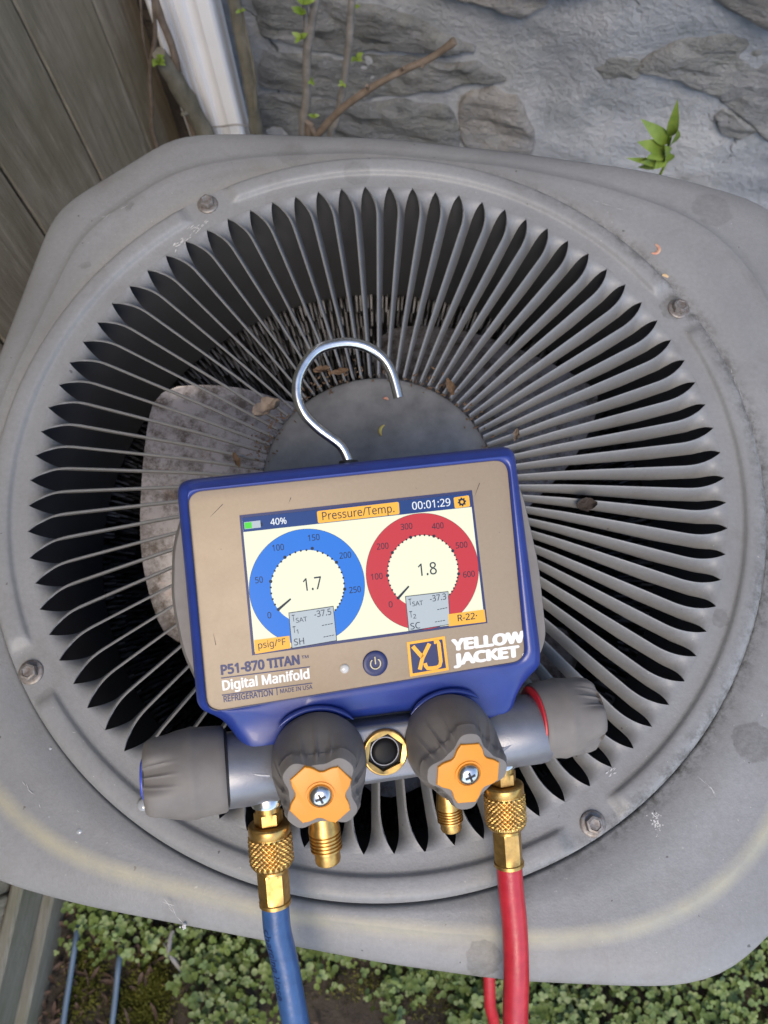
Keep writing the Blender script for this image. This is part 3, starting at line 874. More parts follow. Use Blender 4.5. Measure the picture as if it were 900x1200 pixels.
# spiny coil wound round inside the cabinet
cv_, cf_ = [], []
for ring in range(22):
    z = -.132 - ring * .023
    nsp = 300
    for j in range(nsp):
        a = 2 * PI * (j + random.uniform(-.3, .3)) / nsp
        for lay in range(2):
            r0 = .206; r1 = .190 - random.uniform(0, .004)
            zz1 = z + random.uniform(-.004, .004) + (.010 if lay else -.010)
            w = .0011
            ta = Vector((-math.sin(a), math.cos(a), 0)) * w
            ra = Vector((math.cos(a), math.sin(a), 0))
            i0 = len(cv_)
            c0 = Vector((cx, cy, z)) + ra * r0; c1 = Vector((cx, cy, zz1)) + ra * r1
            cv_ += [c0 - ta, c0 + ta, c1 + ta * .5, c1 - ta * .5]
            cf_.append((i0, i0 + 1, i0 + 2, i0 + 3))
coil = mk('coil_spines', cv_, cf_, M_COIL, ac, False, inv=ainv)
coil['kind'] = 'stuff'
for ring in range(22):
    pass
lathe('coil_drum', [(.2075, -.12), (.2075, -.64)], 96, Matrix.Translation((cx, cy, 0)), M_DARK, ac, None, 40, False, False, ainv)
lathe('motor', [(.02, -.24), (.055, -.235), (.058, -.225), (.058, -.12), (.052, -.112), (.012, -.11), (.012, -.092), (.002, -.092)], 48, Matrix.Translation((cx, cy, 0)), M_DARK, ac, None, 40, True, True, ainv)
# fan with three pitched blades
fan = mk('fan', *(lambda q: q)(tube_geo([(cx, cy, -.104), (cx, cy, -.084)], .03, 32)), M_FAN, ac, True, 40, ainv)
for c0 in (180, 60, -60):
    v = []
    nr, na = 14, 22
    for i in range(nr):
        for j in range(na):
            t_ = i / (nr - 1); s_ = j / (na - 1) * 2 - 1
            r = .024 + t_ * (.154 - .024)
            half = math.radians(np.interp(t_, [0, .35, .6, 1], [72, 66, 50, 33] if s_ < 0 else [24, 28, 31, 33]))
            # rounded outer corners
            rr = r - .016 * max(0, (abs(s_) - .72) / .28) ** 2.4 * t_ ** 3 + (.020 if s_ < 0 else .002) * s_ * s_ * t_ ** 2
            a = math.radians(c0) + s_ * half
            z = -.094 - s_ * np.interp(t_, [0, 1], [.009, .024]) + .006 * (1 - s_ * s_)
            v.append((cx + rr * math.cos(a), cy + rr * math.sin(a), z))
    nv = len(v)
    v += [(x, y, z - .0012) for x, y, z in v]
    f = grid_faces(nr, na, False)
    f += [tuple(nv + q for q in reversed(w)) for w in f]
    bd = [j for j in range(na)] + [i * na + na - 1 for i in range(1, nr)] + [(nr - 1) * na + j for j in range(na - 2, -1, -1)] + [i * na for i in range(nr - 2, 0, -1)]
    f += [(bd[k], bd[(k + 1) % len(bd)], nv + bd[(k + 1) % len(bd)], nv + bd[k]) for k in range(len(bd))]
    mk('fan_blade', v, f, M_FAN, fan, True, 50)

# ------------------------------------------------------------------ digital manifold
RM = Matrix(((0.97261423, -0.1017989, 0.20894629), (0.10674172, 0.99420836, -0.01248739), (-0.20646494, 0.0344487, 0.97784739)))
TM = Vector((-0.00725808, -0.0238718, -0.31959698))
MAN = CAM_M @ (Matrix.Translation(TM) @ RM.to_4x4())
man = empty('digital_manifold', MAN, 'blue and gold digital gauge manifold with lit colour screen lying on the grille', 'gauge manifold')
RT = RM.transposed(); ORG = -(RT @ TM)
def m2(px, py, z=0.0):
    d = RT @ Vector(((px - 450) / F_PX, -(py - 600) / F_PX, -1))
    k = (z - ORG.z) / d.z
    p = ORG + d * k
    return Vector((p.x, p.y))
def m3(px, py, z=0.0):
    p = m2(px, py, z); return Vector((p.x, p.y, z))
def ccw(p):
    a = sum(p[i][0] * p[(i + 1) % len(p)][1] - p[(i + 1) % len(p)][0] * p[i][1] for i in range(len(p)))
    return p if a > 0 else p[::-1]

# gold faceplate outline and blue cover
fp = ccw([m2(219, 577), m2(243, 835), m2(616, 774), m2(594, 538)])
face = round_poly(fp, .0062, 8)
cov_px = [(206, 563), (231, 834), (259, 848), (274, 866), (288, 888), (304, 894), (335, 884), (350, 858), (400, 850), (440, 845), (482, 839), (540, 840), (570, 850), (595, 852), (608, 838), (616, 812), (640, 783), (638, 768), (606, 521)]
covr = [.006, .004, .003, .004, .004, .004, .004, .006, .004, .004, .006, .004, .004, .0045, .004, .006, .004, .002, .006]
cov = ccw([m2(*p) for p in cov_px])
if cov[0] != m2(*cov_px[0]): covr = covr[::-1]
# keep corner radii below half of each edge
n_ = len(cov)
covr = [min(covr[i], 0.48 * (cov[i] - cov[i - 1]).length, 0.48 * (cov[i] - cov[(i + 1) % n_]).length) for i in range(n_)]
covo = round_poly(cov, covr, 6)
def by_angle(poly, n, c):
    P = []
    for i in range(len(poly)):
        a, b = Vector(poly[i]), Vector(poly[(i + 1) % len(poly)])
        for k in range(12): P.append(a.lerp(b, k / 12))
    th = np.array([math.atan2(p.y - c.y, p.x - c.x) for p in P]); o = np.argsort(th)
    X = np.array([p.x for p in P])[o]; Y = np.array([p.y for p in P])[o]; th = th[o]
    th = np.concatenate([th - 2 * PI, th, th + 2 * PI]); X = np.tile(X, 3); Y = np.tile(Y, 3)
    return th, X, Y
NC = 420
cen = (fp[0] + fp[1] + fp[2] + fp[3]) / 4
A_ = np.arange(NC) * 2 * PI / NC - PI
def samp(poly):
    th, X, Y = by_angle(poly, NC, cen)
    return [Vector((np.interp(a, th, X), np.interp(a, th, Y))) for a in A_]
inn, out = samp(face), samp(covo)
in_b = min(p.y for p in inn)
def droop(p):
    d = max(0.0, in_b + .006 - p.y)
    return -0.004 * smooth01(d / .016)
rowsM = []
def row(k, insetd, z, dr=1.0):
    q = []
    src = out if insetd == 0 else inset(out, insetd)
    for i in range(NC):
        p = inn[i].lerp(src[i], k)
        q.append(Vector((p.x, p.y, z + droop(p) * dr)))
    rowsM.extend(q)
row(0, 0, -.0012); row(.0, 0, .0002)
row(.10, .0038, .0011); row(.35, .0038, .0016); row(.62, .0038, .0017); row(.85, .0038, .0015); row(1, .0038, .0010)
row(1, .0024, .0001); row(1, .0012, -.0013); row(1, .0004, -.0030); row(1, 0, -.0050); row(1, 0, -.0200)
row(1, .002, -.0215)
nr_ = 13
mk('cover', rowsM, grid_faces(nr_, NC) + [tuple((nr_ - 1) * NC + j for j in range(NC))], M_BLUE, man, True, 60)
face_o = slab('faceplate', inset(face, .0001), -.0011, 0.0, .0002, M_GOLD, man, steps=2)
# thin dark seam round the plate
sm = inset(face, -.00035)
mk('seam', [(p.x, p.y, .00025) for p in sm] + [(p.x, p.y, .00025) for p in inset(face, .0001)], grid_faces(2, len(face)), M_NAVY, man, False)
# embossed arcs above the front knobs
for px, py, a0, a1 in ((372, 890, 42, 132), (528, 868, 50, 138)):
    c0 = m3(px, py, -.0006)
    R_ = .0215
    arc = [c0 + Vector((R_ * math.cos(math.radians(a)), R_ * math.sin(math.radians(a)) * .98, 0.0012)) for a in np.linspace(a0, a1, 24)]
    tube('embossed_arc', arc, list(np.interp(np.linspace(0, 1, 24), [0, .15, .85, 1], [.0003, .0011, .0011, .0003])), M_BLUE, man, 8)
# rear housing in grey, deep enough to rest on the grille
rear = ccw([m2(214, 600, -.02), m2(203, 640, -.02), m2(202, 700, -.02), m2(214, 760, -.02), m2(240, 815, -.02), m2(330, 850, -.02), m2(480, 835, -.02), m2(614, 790, -.02), m2(633, 745, -.02), m2(624, 660, -.02), m2(606, 580, -.02), m2(590, 545, -.02), m2(400, 555, -.02), m2(240, 575, -.02)])
rr_ = round_poly(rear, .006, 5)
v = []
rl = [(0.0012, -.0105), (0.0, -.013), (0.0, -.020), (.002, -.0235), (.010, -.030), (.018, -.050), (.022, -.060), (.028, -.063)]
for d, z in rl:
    for p in (inset(rr_, d) if d else rr_):
        zl = z
        if d >= .022:                      # the foot is cut level so that it sits flat on the louvers
            tgt = .0016 if d > .025 else .0050
            zl = (tgt - MAN[2][0] * p.x - MAN[2][1] * p.y - MAN[2][3]) / MAN[2][2]
        elif d >= .018:
            zl = .5 * z + .5 * (.012 - MAN[2][0] * p.x - MAN[2][1] * p.y - MAN[2][3]) / MAN[2][2]
        v.append(Vector((p.x, p.y, zl)))
nn = len(rr_)
mk('rear_housing', v, [tuple(reversed(q)) for q in grid_faces(len(rl), nn)] + [tuple(range(nn)), tuple(reversed([(len(rl) - 1) * nn + j for j in range(nn)]))], M_RUBBER, man, True, 50)

# ---- flat print and screen contents
FONT = None
try:
    import os
    FONT = bpy.data.fonts.load(os.path.join(bpy.utils.system_resource('DATAFILES'), 'fonts', 'NotoSansHebrew-Regular.woff2'))
except Exception:
    FONT = None
def text_geo(body, bold=0.0, raw=False):
    if bold > 0 and not raw:
        v, f = text_geo(body, 0.0, True)
        V, Fc = [], []
        for i_, (dx, dy) in enumerate(((0, 0), (1, 0), (-1, 0), (0, .6), (0, -.6), (.7, .45), (-.7, .45), (.7, -.45), (-.7, -.45))):
            o_ = len(V)
            V += [p + Vector((dx * bold * .8, dy * bold, -i_ * 1.0)) for p in v]
            Fc += [tuple(o_ + q for q in w) for w in f]
        return V, Fc
    bold = 0.0
    cu = bpy.data.curves.new('txt', 'FONT'); cu.body = body; cu.size = 1
    if FONT: cu.font = FONT
    cu.offset = bold; cu.resolution_u = 3
    o = bpy.data.objects.new('txt', cu); col.objects.link(o)
    bpy.context.view_layer.update()
    dg = bpy.context.evaluated_depsgraph_get()
    me = bpy.data.meshes.new_from_object(o.evaluated_get(dg))
    v = [x.co.copy() for x in me.vertices]; f = [tuple(p.vertices) for p in me.polygons]
    bpy.data.objects.remove(o); bpy.data.meshes.remove(me)
    return v, f
CAP = max(p.y for p in text_geo('H')[0])
def text(name, body, p0, p1, caph_px, mat, parent, z, bold=0.0, fit=True, baseline_px=True, align='L'):
    """text whose baseline runs from pixel p0 to p1 of the faceplate plane"""
    v, f = text_geo(body, bold)
    a, b = m2(*p0), m2(*p1)
    mm = (m2(450, 700) - m2(450, 701)).length
    h = caph_px * mm / CAP
    x0 = min(p.x for p in v); x1 = max(p.x for p in v)
    L = (b - a).length
    sx = L / (x1 - x0) if fit else h
    u = (b - a).normalized(); w = Vector((-u.y, u.x))
    vv = [Vector((*(a + u * ((p.x - x0) * sx) + w * (p.y * h)), z + p.z * 6e-6)) for p in v]
    return mk(name, vv, f, mat, parent, False)
def flat(name, pts, mat, parent, z, th=.0001, rad=0):
    q = ccw([m2(*p) for p in pts])
    if rad: q = round_poly(q, rad, 4)
    return slab(name, q, z - th, z, 0, mat, parent)
def disc(name, c, r_, mat, parent, z, n=64, r_in=None):
    c = Vector(c)
    if r_in is None:
        v = [(c.x + r_ * math.cos(2 * PI * k / n), c.y + r_ * math.sin(2 * PI * k / n), z) for k in range(n)]
        return mk(name, v, [tuple(range(n))], mat, parent, False)
    v = [(c.x + q * math.cos(2 * PI * k / n), c.y + q * math.sin(2 * PI * k / n), z) for q in (r_, r_in) for k in range(n)]
    return mk(name, v, grid_faces(2, n), mat, parent, False)

E_BG = emit('screen_cream', lin(243, 244, 214), .86)
E_BAR = emit('screen_bar_blue', lin(34, 66, 128), .8)
E_BLUE = emit('screen_blue', lin(44, 122, 222), .85)
E_RED = emit('screen_red', lin(204, 56, 58), .85)
E_OR = emit('screen_orange', lin(250, 186, 62), .9)
E_GREY = emit('screen_grey', lin(190, 200, 206), .8)
E_INK = emit('screen_ink', lin(38, 44, 56), .7)
E_WHITE = emit('screen_white', lin(240, 244, 246), .9)
E_GREEN = emit('screen_green', lin(80, 214, 50), .9)
z0 = .00035
screen = flat('screen', [(280.5, 604), (553, 574.5), (571, 730), (295.5, 768)], M_NAVY, man, .0002, .001)
flat('display', [(283.5, 607), (550.5, 578), (567.5, 727), (298.5, 764)], E_BG, screen, z0)
flat('title_bar', [(283.5, 607), (550.5, 578), (552.3, 594), (285.2, 623.5)], E_BAR, screen, z0 + .0001)
flat('battery', [(285.8, 612), (304.8, 609.8), (305.6, 618), (286.6, 620.2)], E_GREY, screen, z0 + .0002)
flat('battery_charge', [(286.3, 612.6), (294.6, 611.7), (295.3, 618.7), (287, 619.6)], E_GREEN, screen, z0 + .0003)
flat('battery_tip', [(305.4, 612.4), (307.4, 612.2), (307.8, 616), (305.8, 616.2)], E_INK, screen, z0 + .0003)
text('battery_text', '40%', (317, 615.4), (335.8, 613.6), 7.2, E_WHITE, screen, z0 + .0002, .012)
flat('title_box', [(371, 599), (467, 588), (468, 602.4), (372.5, 613.2)], E_OR, screen, z0 + .0002, rad=.0008)
text('title_text', 'Pressure/Temp.', (377.8, 609.6), (462, 600.0), 9.2, E_INK, screen, z0 + .0003, .004)
text('clock_text', '00:01:29', (483, 597.4), (527.7, 592.6), 9.0, E_WHITE, screen, z0 + .0002, .006)
flat('settings_box', [(531, 583), (549, 580.4), (550.6, 593.4), (532.6, 595.8)], E_OR, screen, z0 + .0002, rad=.0006)
gc_ = m2(540.8, 588.2)
gv_ = []
for k in range(32):
    r_ = .0019 if (k // 2) % 2 == 0 else .00145
    gv_.append((gc_.x + r_ * math.cos(2 * PI * k / 32), gc_.y + r_ * math.sin(2 * PI * k / 32), z0 + .0003))
gv_ += [(gc_.x + .0007 * math.cos(2 * PI * k / 32), gc_.y + .0007 * math.sin(2 * PI * k / 32), z0 + .0003) for k in range(32)]
mk('settings_icon', gv_, grid_faces(2, 32), E_INK, screen, False)
mmpx = (m2(430, 690) - m2(431, 690)).length
def z3(x, y): return (270 + x / 2.903, 560 + y / 2.903)
def gauge(cz, ro, ri, matr, labels, dots, needle, val, valp, box, rows_):
    c = m2(*z3(*cz))
    left_ = (c - m2(*z3(cz[0] - ro, cz[1] + ro * .12))).length
    R1 = left_; R2 = R1 * ri / ro
    disc('gauge_ring', c, R1, matr, screen, z0 + .00012, 96, R2)
    disc('gauge_edge', c, R1 + .00012, E_INK, screen, z0 + .00010, 96, R1 - .0001)
    pts = [m2(*z3(*d)) for d in dots]
    for p in pts: disc('tick', p, .00068, E_INK, screen, z0 + .0002, 14)
    ang = [math.atan2(p.y - c.y, p.x - c.x) for p in pts]
    for i in range(len(ang) - 1):
        d_ = (ang[i + 1] - ang[i]) % (-2 * PI)
        for k in range(1, 5):
            a = ang[i] + d_ * k / 5
            disc('tick', c + Vector((math.cos(a), math.sin(a))) * R2, .00042, E_INK, screen, z0 + .0002, 10)
    a = ang[-1]
    for k in range(1, 9):
        b = a - math.radians(6.0) * k
        disc('tick', c + Vector((math.cos(b), math.sin(b))) * R2, .00042, E_INK, screen, z0 + .0002, 10)
    for s, (x, y) in labels:
        wl = 6.6 * len(s)
        text('scale_text', s, z3(x - wl, y + 10 + wl * .11), z3(x + wl, y + 10 - wl * .11), 7.0, E_INK, screen, z0 + .0002, .010)
    p, q = (m2(*z3(*needle[0])), m2(*z3(*needle[1])))
    u = (q - p).normalized(); w = Vector((-u.y, u.x)) * .00035
    mk('needle', [(*(p - w * 1.5), z0 + .00025), (*(q - w), z0 + .00025), (*(q + w), z0 + .00025), (*(p + w * 1.5), z0 + .00025)], [(0, 1, 2, 3)], E_INK, screen, False)
    text('value_text', val, z3(*valp[0]), z3(*valp[1]), 14.3, E_INK, screen, z0 + .0002, .004)
    flat('readout_edge', [z3(*b) for b in box], E_INK, screen, z0 + .0003)
    cxm = sum(b[0] for b in box) / 4; cym = sum(b[1] for b in box) / 4
    flat('readout_box', [z3(cxm + (b[0] - cxm) * .97, cym + (b[1] - cym) * .96) for b in box], E_GREY, screen, z0 + .0004)
    for s, a0, a1, h in rows_:
        text('readout_text', s, z3(a0[0] + 5, a0[1] + 1), z3(a1[0] + (5 if a0[0] % 1 == 0 and len(s) < 4 else -4), a1[1] + 1), h, E_INK, screen, z0 + .0005, .004)
gauge((263, 370), 198, 126, E_BLUE, [('0', (133, 467)), ('50', (98, 347)), ('100', (163, 237)), ('150', (284, 203)), ('200', (391, 263)), ('250', (424, 380))],
      [(163, 447), (137, 352), (185, 270), (278, 240), (360, 287), (388, 378)], ((163, 447), (205, 411)), '1.7', ((250, 385), (312, 376)),
      [(197, 458), (350, 435), (362, 553), (208, 580)],
      [('T', (205, 487), (215, 485.5), 7.5), ('SAT', (218, 491), (256, 485), 5.2), ('-37.5', (281, 473), (347, 463), 7.2), ('T', (208, 526), (218, 524.5), 7.5), ('1', (220, 529), (226, 528), 5.0),
       ('----', (307, 508), (352, 501), 7), ('SH', (212, 568), (246, 563), 7.4), ('----', (312, 547), (357, 540), 7)])
gauge((655, 318), 193, 121, E_RED, [('0', (545, 430)), ('100', (498, 335)), ('200', (518, 232)), ('300', (599, 165)), ('400', (705, 163)), ('500', (786, 228)), ('600', (811, 327))],
      [(570, 408), (534, 332), (550, 254), (612, 202), (691, 198), (755, 248), (775, 326)], ((570, 408), (606, 368)), '1.8', ((640, 334), (702, 326)),
      [(593, 402), (740, 385), (747, 498), (605, 522)],
      [('T', (601, 432), (611, 430.5), 7.5), ('SAT', (613, 435), (649, 430), 5.2), ('-37.3', (673, 420), (737, 411), 7.2), ('T', (604, 474), (614, 472.5), 7.5), ('2', (616, 477), (626, 475.5), 5.0),
       ('----', (698, 454), (741, 447), 7), ('SC', (607, 514), (640, 509), 7.4), ('----', (690, 496), (733, 490), 7)])
flat('unit_box', [z3(80, 551), z3(200, 536), z3(205, 578), z3(84, 598)], E_OR, screen, z0 + .00045)
text('unit_text', 'psig/°F', z3(95, 580), z3(188, 566), 7.4, E_INK, screen, z0 + .00055, .006)
flat('refrigerant_box', [z3(739, 463), z3(862, 447), z3(867, 489), z3(742, 504)], E_OR, screen, z0 + .00045)
text('refrigerant_text', 'R-22·', z3(772, 487), z3(838, 478), 7.6, E_INK, screen, z0 + .00055, .012)

zp = .00012
def z4(x, y): return (240 + x / 2.25, 700 + y / 2.25)
text('model_text', 'P51-870 TITAN', z4(43, 204), z4(251, 175.5), 10.3, M_NAVY, face_o, zp, .058)
text('trademark_text', 'TM', z4(255, 162), z4(274, 159.5), 3.4, M_NAVY, face_o, zp, .02)
def line(p, q, wpx, mat):
    a, b = m2(*p), m2(*q); u = (b - a).normalized(); w = Vector((-u.y, u.x)) * wpx * mmpx / 2
    mk('printed_line', [(*(a - w), zp), (*(b - w), zp), (*(b + w), zp), (*(a + w), zp)], [(0, 1, 2, 3)], mat, face_o, False)
line(z4(43, 213), z4(277, 183), 1.1, M_NAVY)
text('product_text', 'Digital Manifold', z4(47, 245), z4(277, 213), 10.6, M_WHITE, face_o, zp, .044)
line(z4(45, 258), z4(283, 226), 1.1, M_NAVY)
text('refrigeration_text', 'REFRIGERATION', z4(50, 276), z4(180, 258), 6.6, M_NAVY, face_o, zp, .034)
line(z4(189.5, 238), z4(191, 258), 1.0, M_NAVY)
text('origin_text', 'MADE IN USA', z4(199, 253), z4(284, 241), 4.8, M_NAVY, face_o, zp, .02)
led = lathe('indicator_lamp', [(.0019, 0), (.0019, .0003), (.0012, .0008), (.0003, .001)], 24, Matrix.Translation(m3(403.6, 783.6, 0)), M_LED, man, None, 60, False)
bc = m3(439.6, 777.3, 0)
btn = lathe('power_button', [(.0052, 0), (.0052, .0003), (.0049, .0006), (.0035, .0005), (.0004, .0004)], 48, Matrix.Translation(bc), M_NAVY, man, None, 60, False)
pi_ = [(bc.x + .0021 * math.cos(a), bc.y + .0021 * math.sin(a), .00085) for a in np.linspace(math.radians(125), math.radians(415), 24)]
M_ICON = simple('pale_icon', (0.62, 0.56, 0.36), None, rough=0.5)
tube('power_icon', pi_, .00028, M_ICON, btn, 6)
tube('power_icon', [(bc.x, bc.y - .0002, .00085), (bc.x, bc.y + .0029, .00085)], .00028, M_ICON, btn, 6)
lg = [(476.6, 752.6), (521, 745.4), (526, 785.2), (480.6, 793)]
flat('logo_border', lg, M_OPRINT, face_o, zp, .0001)
lcx = sum(p[0] for p in lg) / 4; lcy = sum(p[1] for p in lg) / 4
flat('logo_field', [(lcx + (p[0] - lcx) * .86, lcy + (p[1] - lcy) * .84) for p in lg], M_NAVY, face_o, zp + .0001, .0001)
def lgp(u, w):
    a = Vector(lg[3]).lerp(Vector(lg[2]), u); b = Vector(lg[0]).lerp(Vector(lg[1]), u)
    return a.lerp(b, w)
def stroke(path, wd):
    pts = [m2(*lgp(*p)) for p in path]
    v = []
    for i, p in enumerate(pts):
        t_ = (pts[min(i + 1, len(pts) - 1)] - pts[max(i - 1, 0)]).normalized(); w = Vector((-t_.y, t_.x)) * wd / 2
        v += [(*(p - w), zp + .0002), (*(p + w), zp + .0002)]
    mk('logo_letter', v, [(2 * i, 2 * i + 2, 2 * i + 3, 2 * i + 1) for i in range(len(pts) - 1)], M_OPRINT, face_o, False)
stroke([(.14, .86), (.36, .50)], .0017); stroke([(.58, .86), (.36, .48), (.26, .16)], .0017)
stroke([(.70, .88), (.74, .88), (.80, .88), (.82, .82), (.82, .30), (.78, .18), (.70, .14), (.58, .14), (.46, .16), (.42, .24), (.41, .32)], .0016)
text('brand_text', 'YELLOW', (529.2, 762.3), (615.4, 751.6), 12.4, M_WHITE, face_o, zp, .085)
text('brand_text', 'JACKET', (531.2, 779.3), (609.6, 768.6), 12.4, M_WHITE, face_o, zp, .085)
disc('registered_mark', m2(613.5, 767), .0006, M_WHITE, face_o, zp, 14, .0004)
# scratches in the plate
for p, q in (((246, 606), (261, 591)), ((250, 742), (253, 756)), ((556, 582), (562, 566)), ((338, 590), (341, 583))):
    a, b = m2(*p), m2(*q); u = (b - a).normalized(); w = Vector((-u.y, u.x)) * .00012
    mk('scratch', [(*(a - w * .2), zp), (*(b - w), zp), (*(b + w), zp), (*(a + w * .2), zp)], [(0, 1, 2, 3)], M_BLACK, face_o, False)

# ---- hook
hz = -.012
hk = [m3(409, 548, hz), m3(407, 537, hz), m3(398, 521, hz), m3(373, 502, hz), m3(356, 484, hz), m3(348, 461, hz), m3(352, 436, hz), m3(371, 411, hz), m3(400, 402, hz), m3(426, 405, hz), m3(447, 418, hz), m3(459, 437, hz), m3(467, 466, hz)]
tube('hook', catmull(hk, 8), .0022, M_CHROME, man, 16)
lathe('hook_grommet', [(.0042, 0), (.0044, .001), (.0040, .0022), (.0022, .0026)], 24, frame(m3(409, 546, hz), (0.05, 1, 0)), M_BLACK, man, None, 50)

# ---- cast block with side valves
zb = -.013
pl = m3(262, 903, zb); pr = m3(630, 853, zb)
ax = (pr - pl).normalized()
lathe('valve_body', [(.0095, -.003), (.0148, -.002), (.0152, .001), (.0152, .020), (.0132, .024), (.0132, .05), (.0132, .085), (.0132, .112), (.0152, .116), (.0152, .136), (.0148, .139), (.0095, .14)], 64,
      frame(pl, ax, (0, 0, 1)), M_BLUEGREY, man, lambda a, z, r: r, 35)
zf = .0024
mid_px = ccw([m2(352, 858, zf), m2(352, 932, zf), m2(430, 919, zf), m2(476, 912, zf), m2(548, 904, zf), m2(548, 842, zf), m2(480, 845, zf), m2(412, 854, zf)])
slab('valve_block', round_poly(mid_px, .003, 4), -.030, zf, .0022, M_BLUEGREY, man)
# raised curved lugs where the block meets the cylinders
for c0, c1, c2 in (((288, 892), (293, 905), (316, 908)), ((601, 852), (603, 866), (585, 880))):
    tube('rib', catmull([m3(*c0, -.002), m3(*c1, .0005), m3(*c2, .001)], 6), [.0012] * 7 + [.0014] * 6, M_BLUEGREY, man, 8)

def knob_mod(n_sc, phase, depth, z_a, z_b, width, ridge=0.0):
    def f(a, z, r):
        w = 0; rg = 0
        for k in range(n_sc):
            d = (a - phase - 2 * PI * k / n_sc + PI) % (2 * PI) - PI
            g = math.exp(-(d / width) ** 4)
            w = max(w, g)
            if ridge and abs(d) < width * 1.0: rg = ridge * g * max(0, math.cos(d / width * 2.6 * PI)) ** 4
        t_ = smooth01((z - z_a) / (z_b - z_a))
        return r - depth * w * t_ + rg * smooth01((z - z_a) / (z_b - z_a) * 1.4) * (1 if z < z_b * 1.02 else 0)
    return f

# side knobs, axis along the block
def side_knob(p, axis, accent, L, R_, phase):
    M = frame(p, axis, (0, 0, 1))
    prof = [(R_ * .78, 0.0), (R_ * .93, .0004), (R_ * .97, .0015)] + [(R_ * (.97 + .03 * math.sin(PI * t_)) , .0015 + t_ * (L - .0065)) for t_ in np.linspace(.06, .94, 16)] + [(R_ * .965, L - .0045), (R_ * .93, L - .0022), (R_ * .86, L - .0006), (R_ * .74, L), (R_ * .5, L)]
    def mod(a, z, r):
        q = knob_mod(4, phase, .0036, L * .50, L * .98, .36, .0007)(a, z, r) if r > R_ * .8 else min(r, R_ * .74)
        return q + .0005 * math.exp(-((z - L * .42) / .0016) ** 2)
    k = lathe('side_valve_knob', prof, 220, M, M_RUBBER, man, mod, 40)
    lathe('knob_collar', [(R_ * .76, -.0010), (R_ * .885, -.0006), (R_ * .90, .0000), (R_ * .88, .0010)], 64, M, accent[0], k, None, 40)
    lathe('knob_end_cap', [(R_ * .46, L - .0005), (R_ * .46, L + .0010), (R_ * .40, L + .0015), (R_ * .3, L + .0016)], 64, M, accent[1], k, None, 40)
    return k
kl = m3(266, 900, zb)
side_knob(kl, -ax, (M_BLACK, M_BRIGHTBLUE), .0322, .0177, 0.35)
kr = m3(625, 845, zb)
side_knob(kr, ax, (M_RED, M_RED), .0288, .0171, 0.75)

# front knobs
def front_knob(px, py, sx_, sy_, phase, star):
    zb0, zt = -.004, .0285
    c0 = m3(px, py, .004); c1 = m3(sx_, sy_, zt)
    axk = (c1 - c0).normalized()
    M = frame(c0 - axk * .008, axk, (0, 1, 0))
    L = (c1 - c0).length + .008
    R_ = .0187
    prof = [(R_ * .80, 0), (R_ * .95, .001), (R_, .0035), (R_ * 1.005, .008), (R_ * 1.0, .012), (R_ * .99, .0165), (R_ * .975, .0205), (R_ * .955, .0245), (R_ * .94, .0275), (R_ * .925, L - .0060), (R_ * .905, L - .0040), (R_ * .88, L - .0022), (R_ * .845, L - .0008), (R_ * .80, L + .0002), (R_ * .60, L), (R_ * .3, L)]
    prof = sorted(prof, key=lambda q: q[1])
    prof = prof[:-2] + [(R_ * .58, L), (R_ * .3, L)]
    full = knob_mod(4, phase, .0044, L * .40, L * .88, .47, .0012)
    def mod(a, z, r):
        if r < R_ * .5: return r
        return full(a, z, r)
    k = lathe('front_valve_knob', prof, 240, M, M_RUBBER, man, mod, 45)
    # four-armed orange insert
    sv = []
    for j in range(160):
        a = 2 * PI * j / 160
        best = 0
        for q in range(4):
            d = abs((a - star - PI / 2 * q + PI) % (2 * PI) - PI)
            best = max(best, smooth01(1 - (d - math.radians(15)) / math.radians(28)) )
        r_ = .0092 + .0031 * best
        d0 = min(abs((a - star - PI / 2 * q + PI) % (2 * PI) - PI) for q in range(4))
        if best > .98: r_ = .0126 * math.cos(math.radians(15)) / math.cos(d0)
        sv.append(Vector((r_ * math.cos(a), r_ * math.sin(a))))
    ins = slab('orange_insert', sv, L - .004, L + .0006, .0004, M_ORANGE, k, M, 3)
    lathe('insert_ring', [(.0054, L + .0005), (.0054, L + .0010), (.0048, L + .0010), (.0044, L + .0002)], 48, M, M_ORANGE, k, None, 40, False, False)
    s = lathe('screw', [(.0044, L + .0003), (.0043, L + .0014), (.0036, L + .0024), (.0024, L + .0030), (.0006, L + .0032)], 40, M, M_CHROME, k, None, 60, False)
    for q in (0.3, 0.3 + PI / 2):
        v, f = box_geo(-.0020, .0020, -.00045, .00045, L + .0024, L + .00325)
        Rz = Matrix.Rotation(q, 4, 'Z')
        mk('cross_slot', [M @ (Rz @ Vector(p)) for p in v], f, M_BLACK, k, False)
    return k
# the local x axis of frame() with up=(0,1,0): measured angles are in that frame
front_knob(374, 892, 375.5, 931, math.radians(90), math.radians(45 - 8))
front_knob(527, 869, 548.5, 906, math.radians(45 - 6), math.radians(0 - 6))

# sight glass between the knobs
sg = m3(450.5, 880, zf - .0004)
Ms = Matrix.Translation(sg) @ Matrix.Rotation(0.3, 4, 'Z')
hexm = lambda a, z, r: r * math.cos(PI / 6) / math.cos(a % (PI / 3) - PI / 6)
def ringm(a, z, r): return r if r > .0085 else r * math.cos(PI / 6) / math.cos(a % (PI / 3) - PI / 6) * 1.06
g = lathe('sight_glass', [(.0094, 0), (.0094, .0020), (.0090, .0027), (.0086, .0028), (.0073, .0024), (.0071, -.001)], 96, Ms, M_BRASS, man, ringm, 25, False, False)
lathe('sight_glass_lens', [(.0074, .0004), (.0066, .0006), (.0056, .0003), (.0050, .0011), (.0036, .0016), (.0005, .0017)], 48, Ms, M_GLASS, g, None, 40, False)

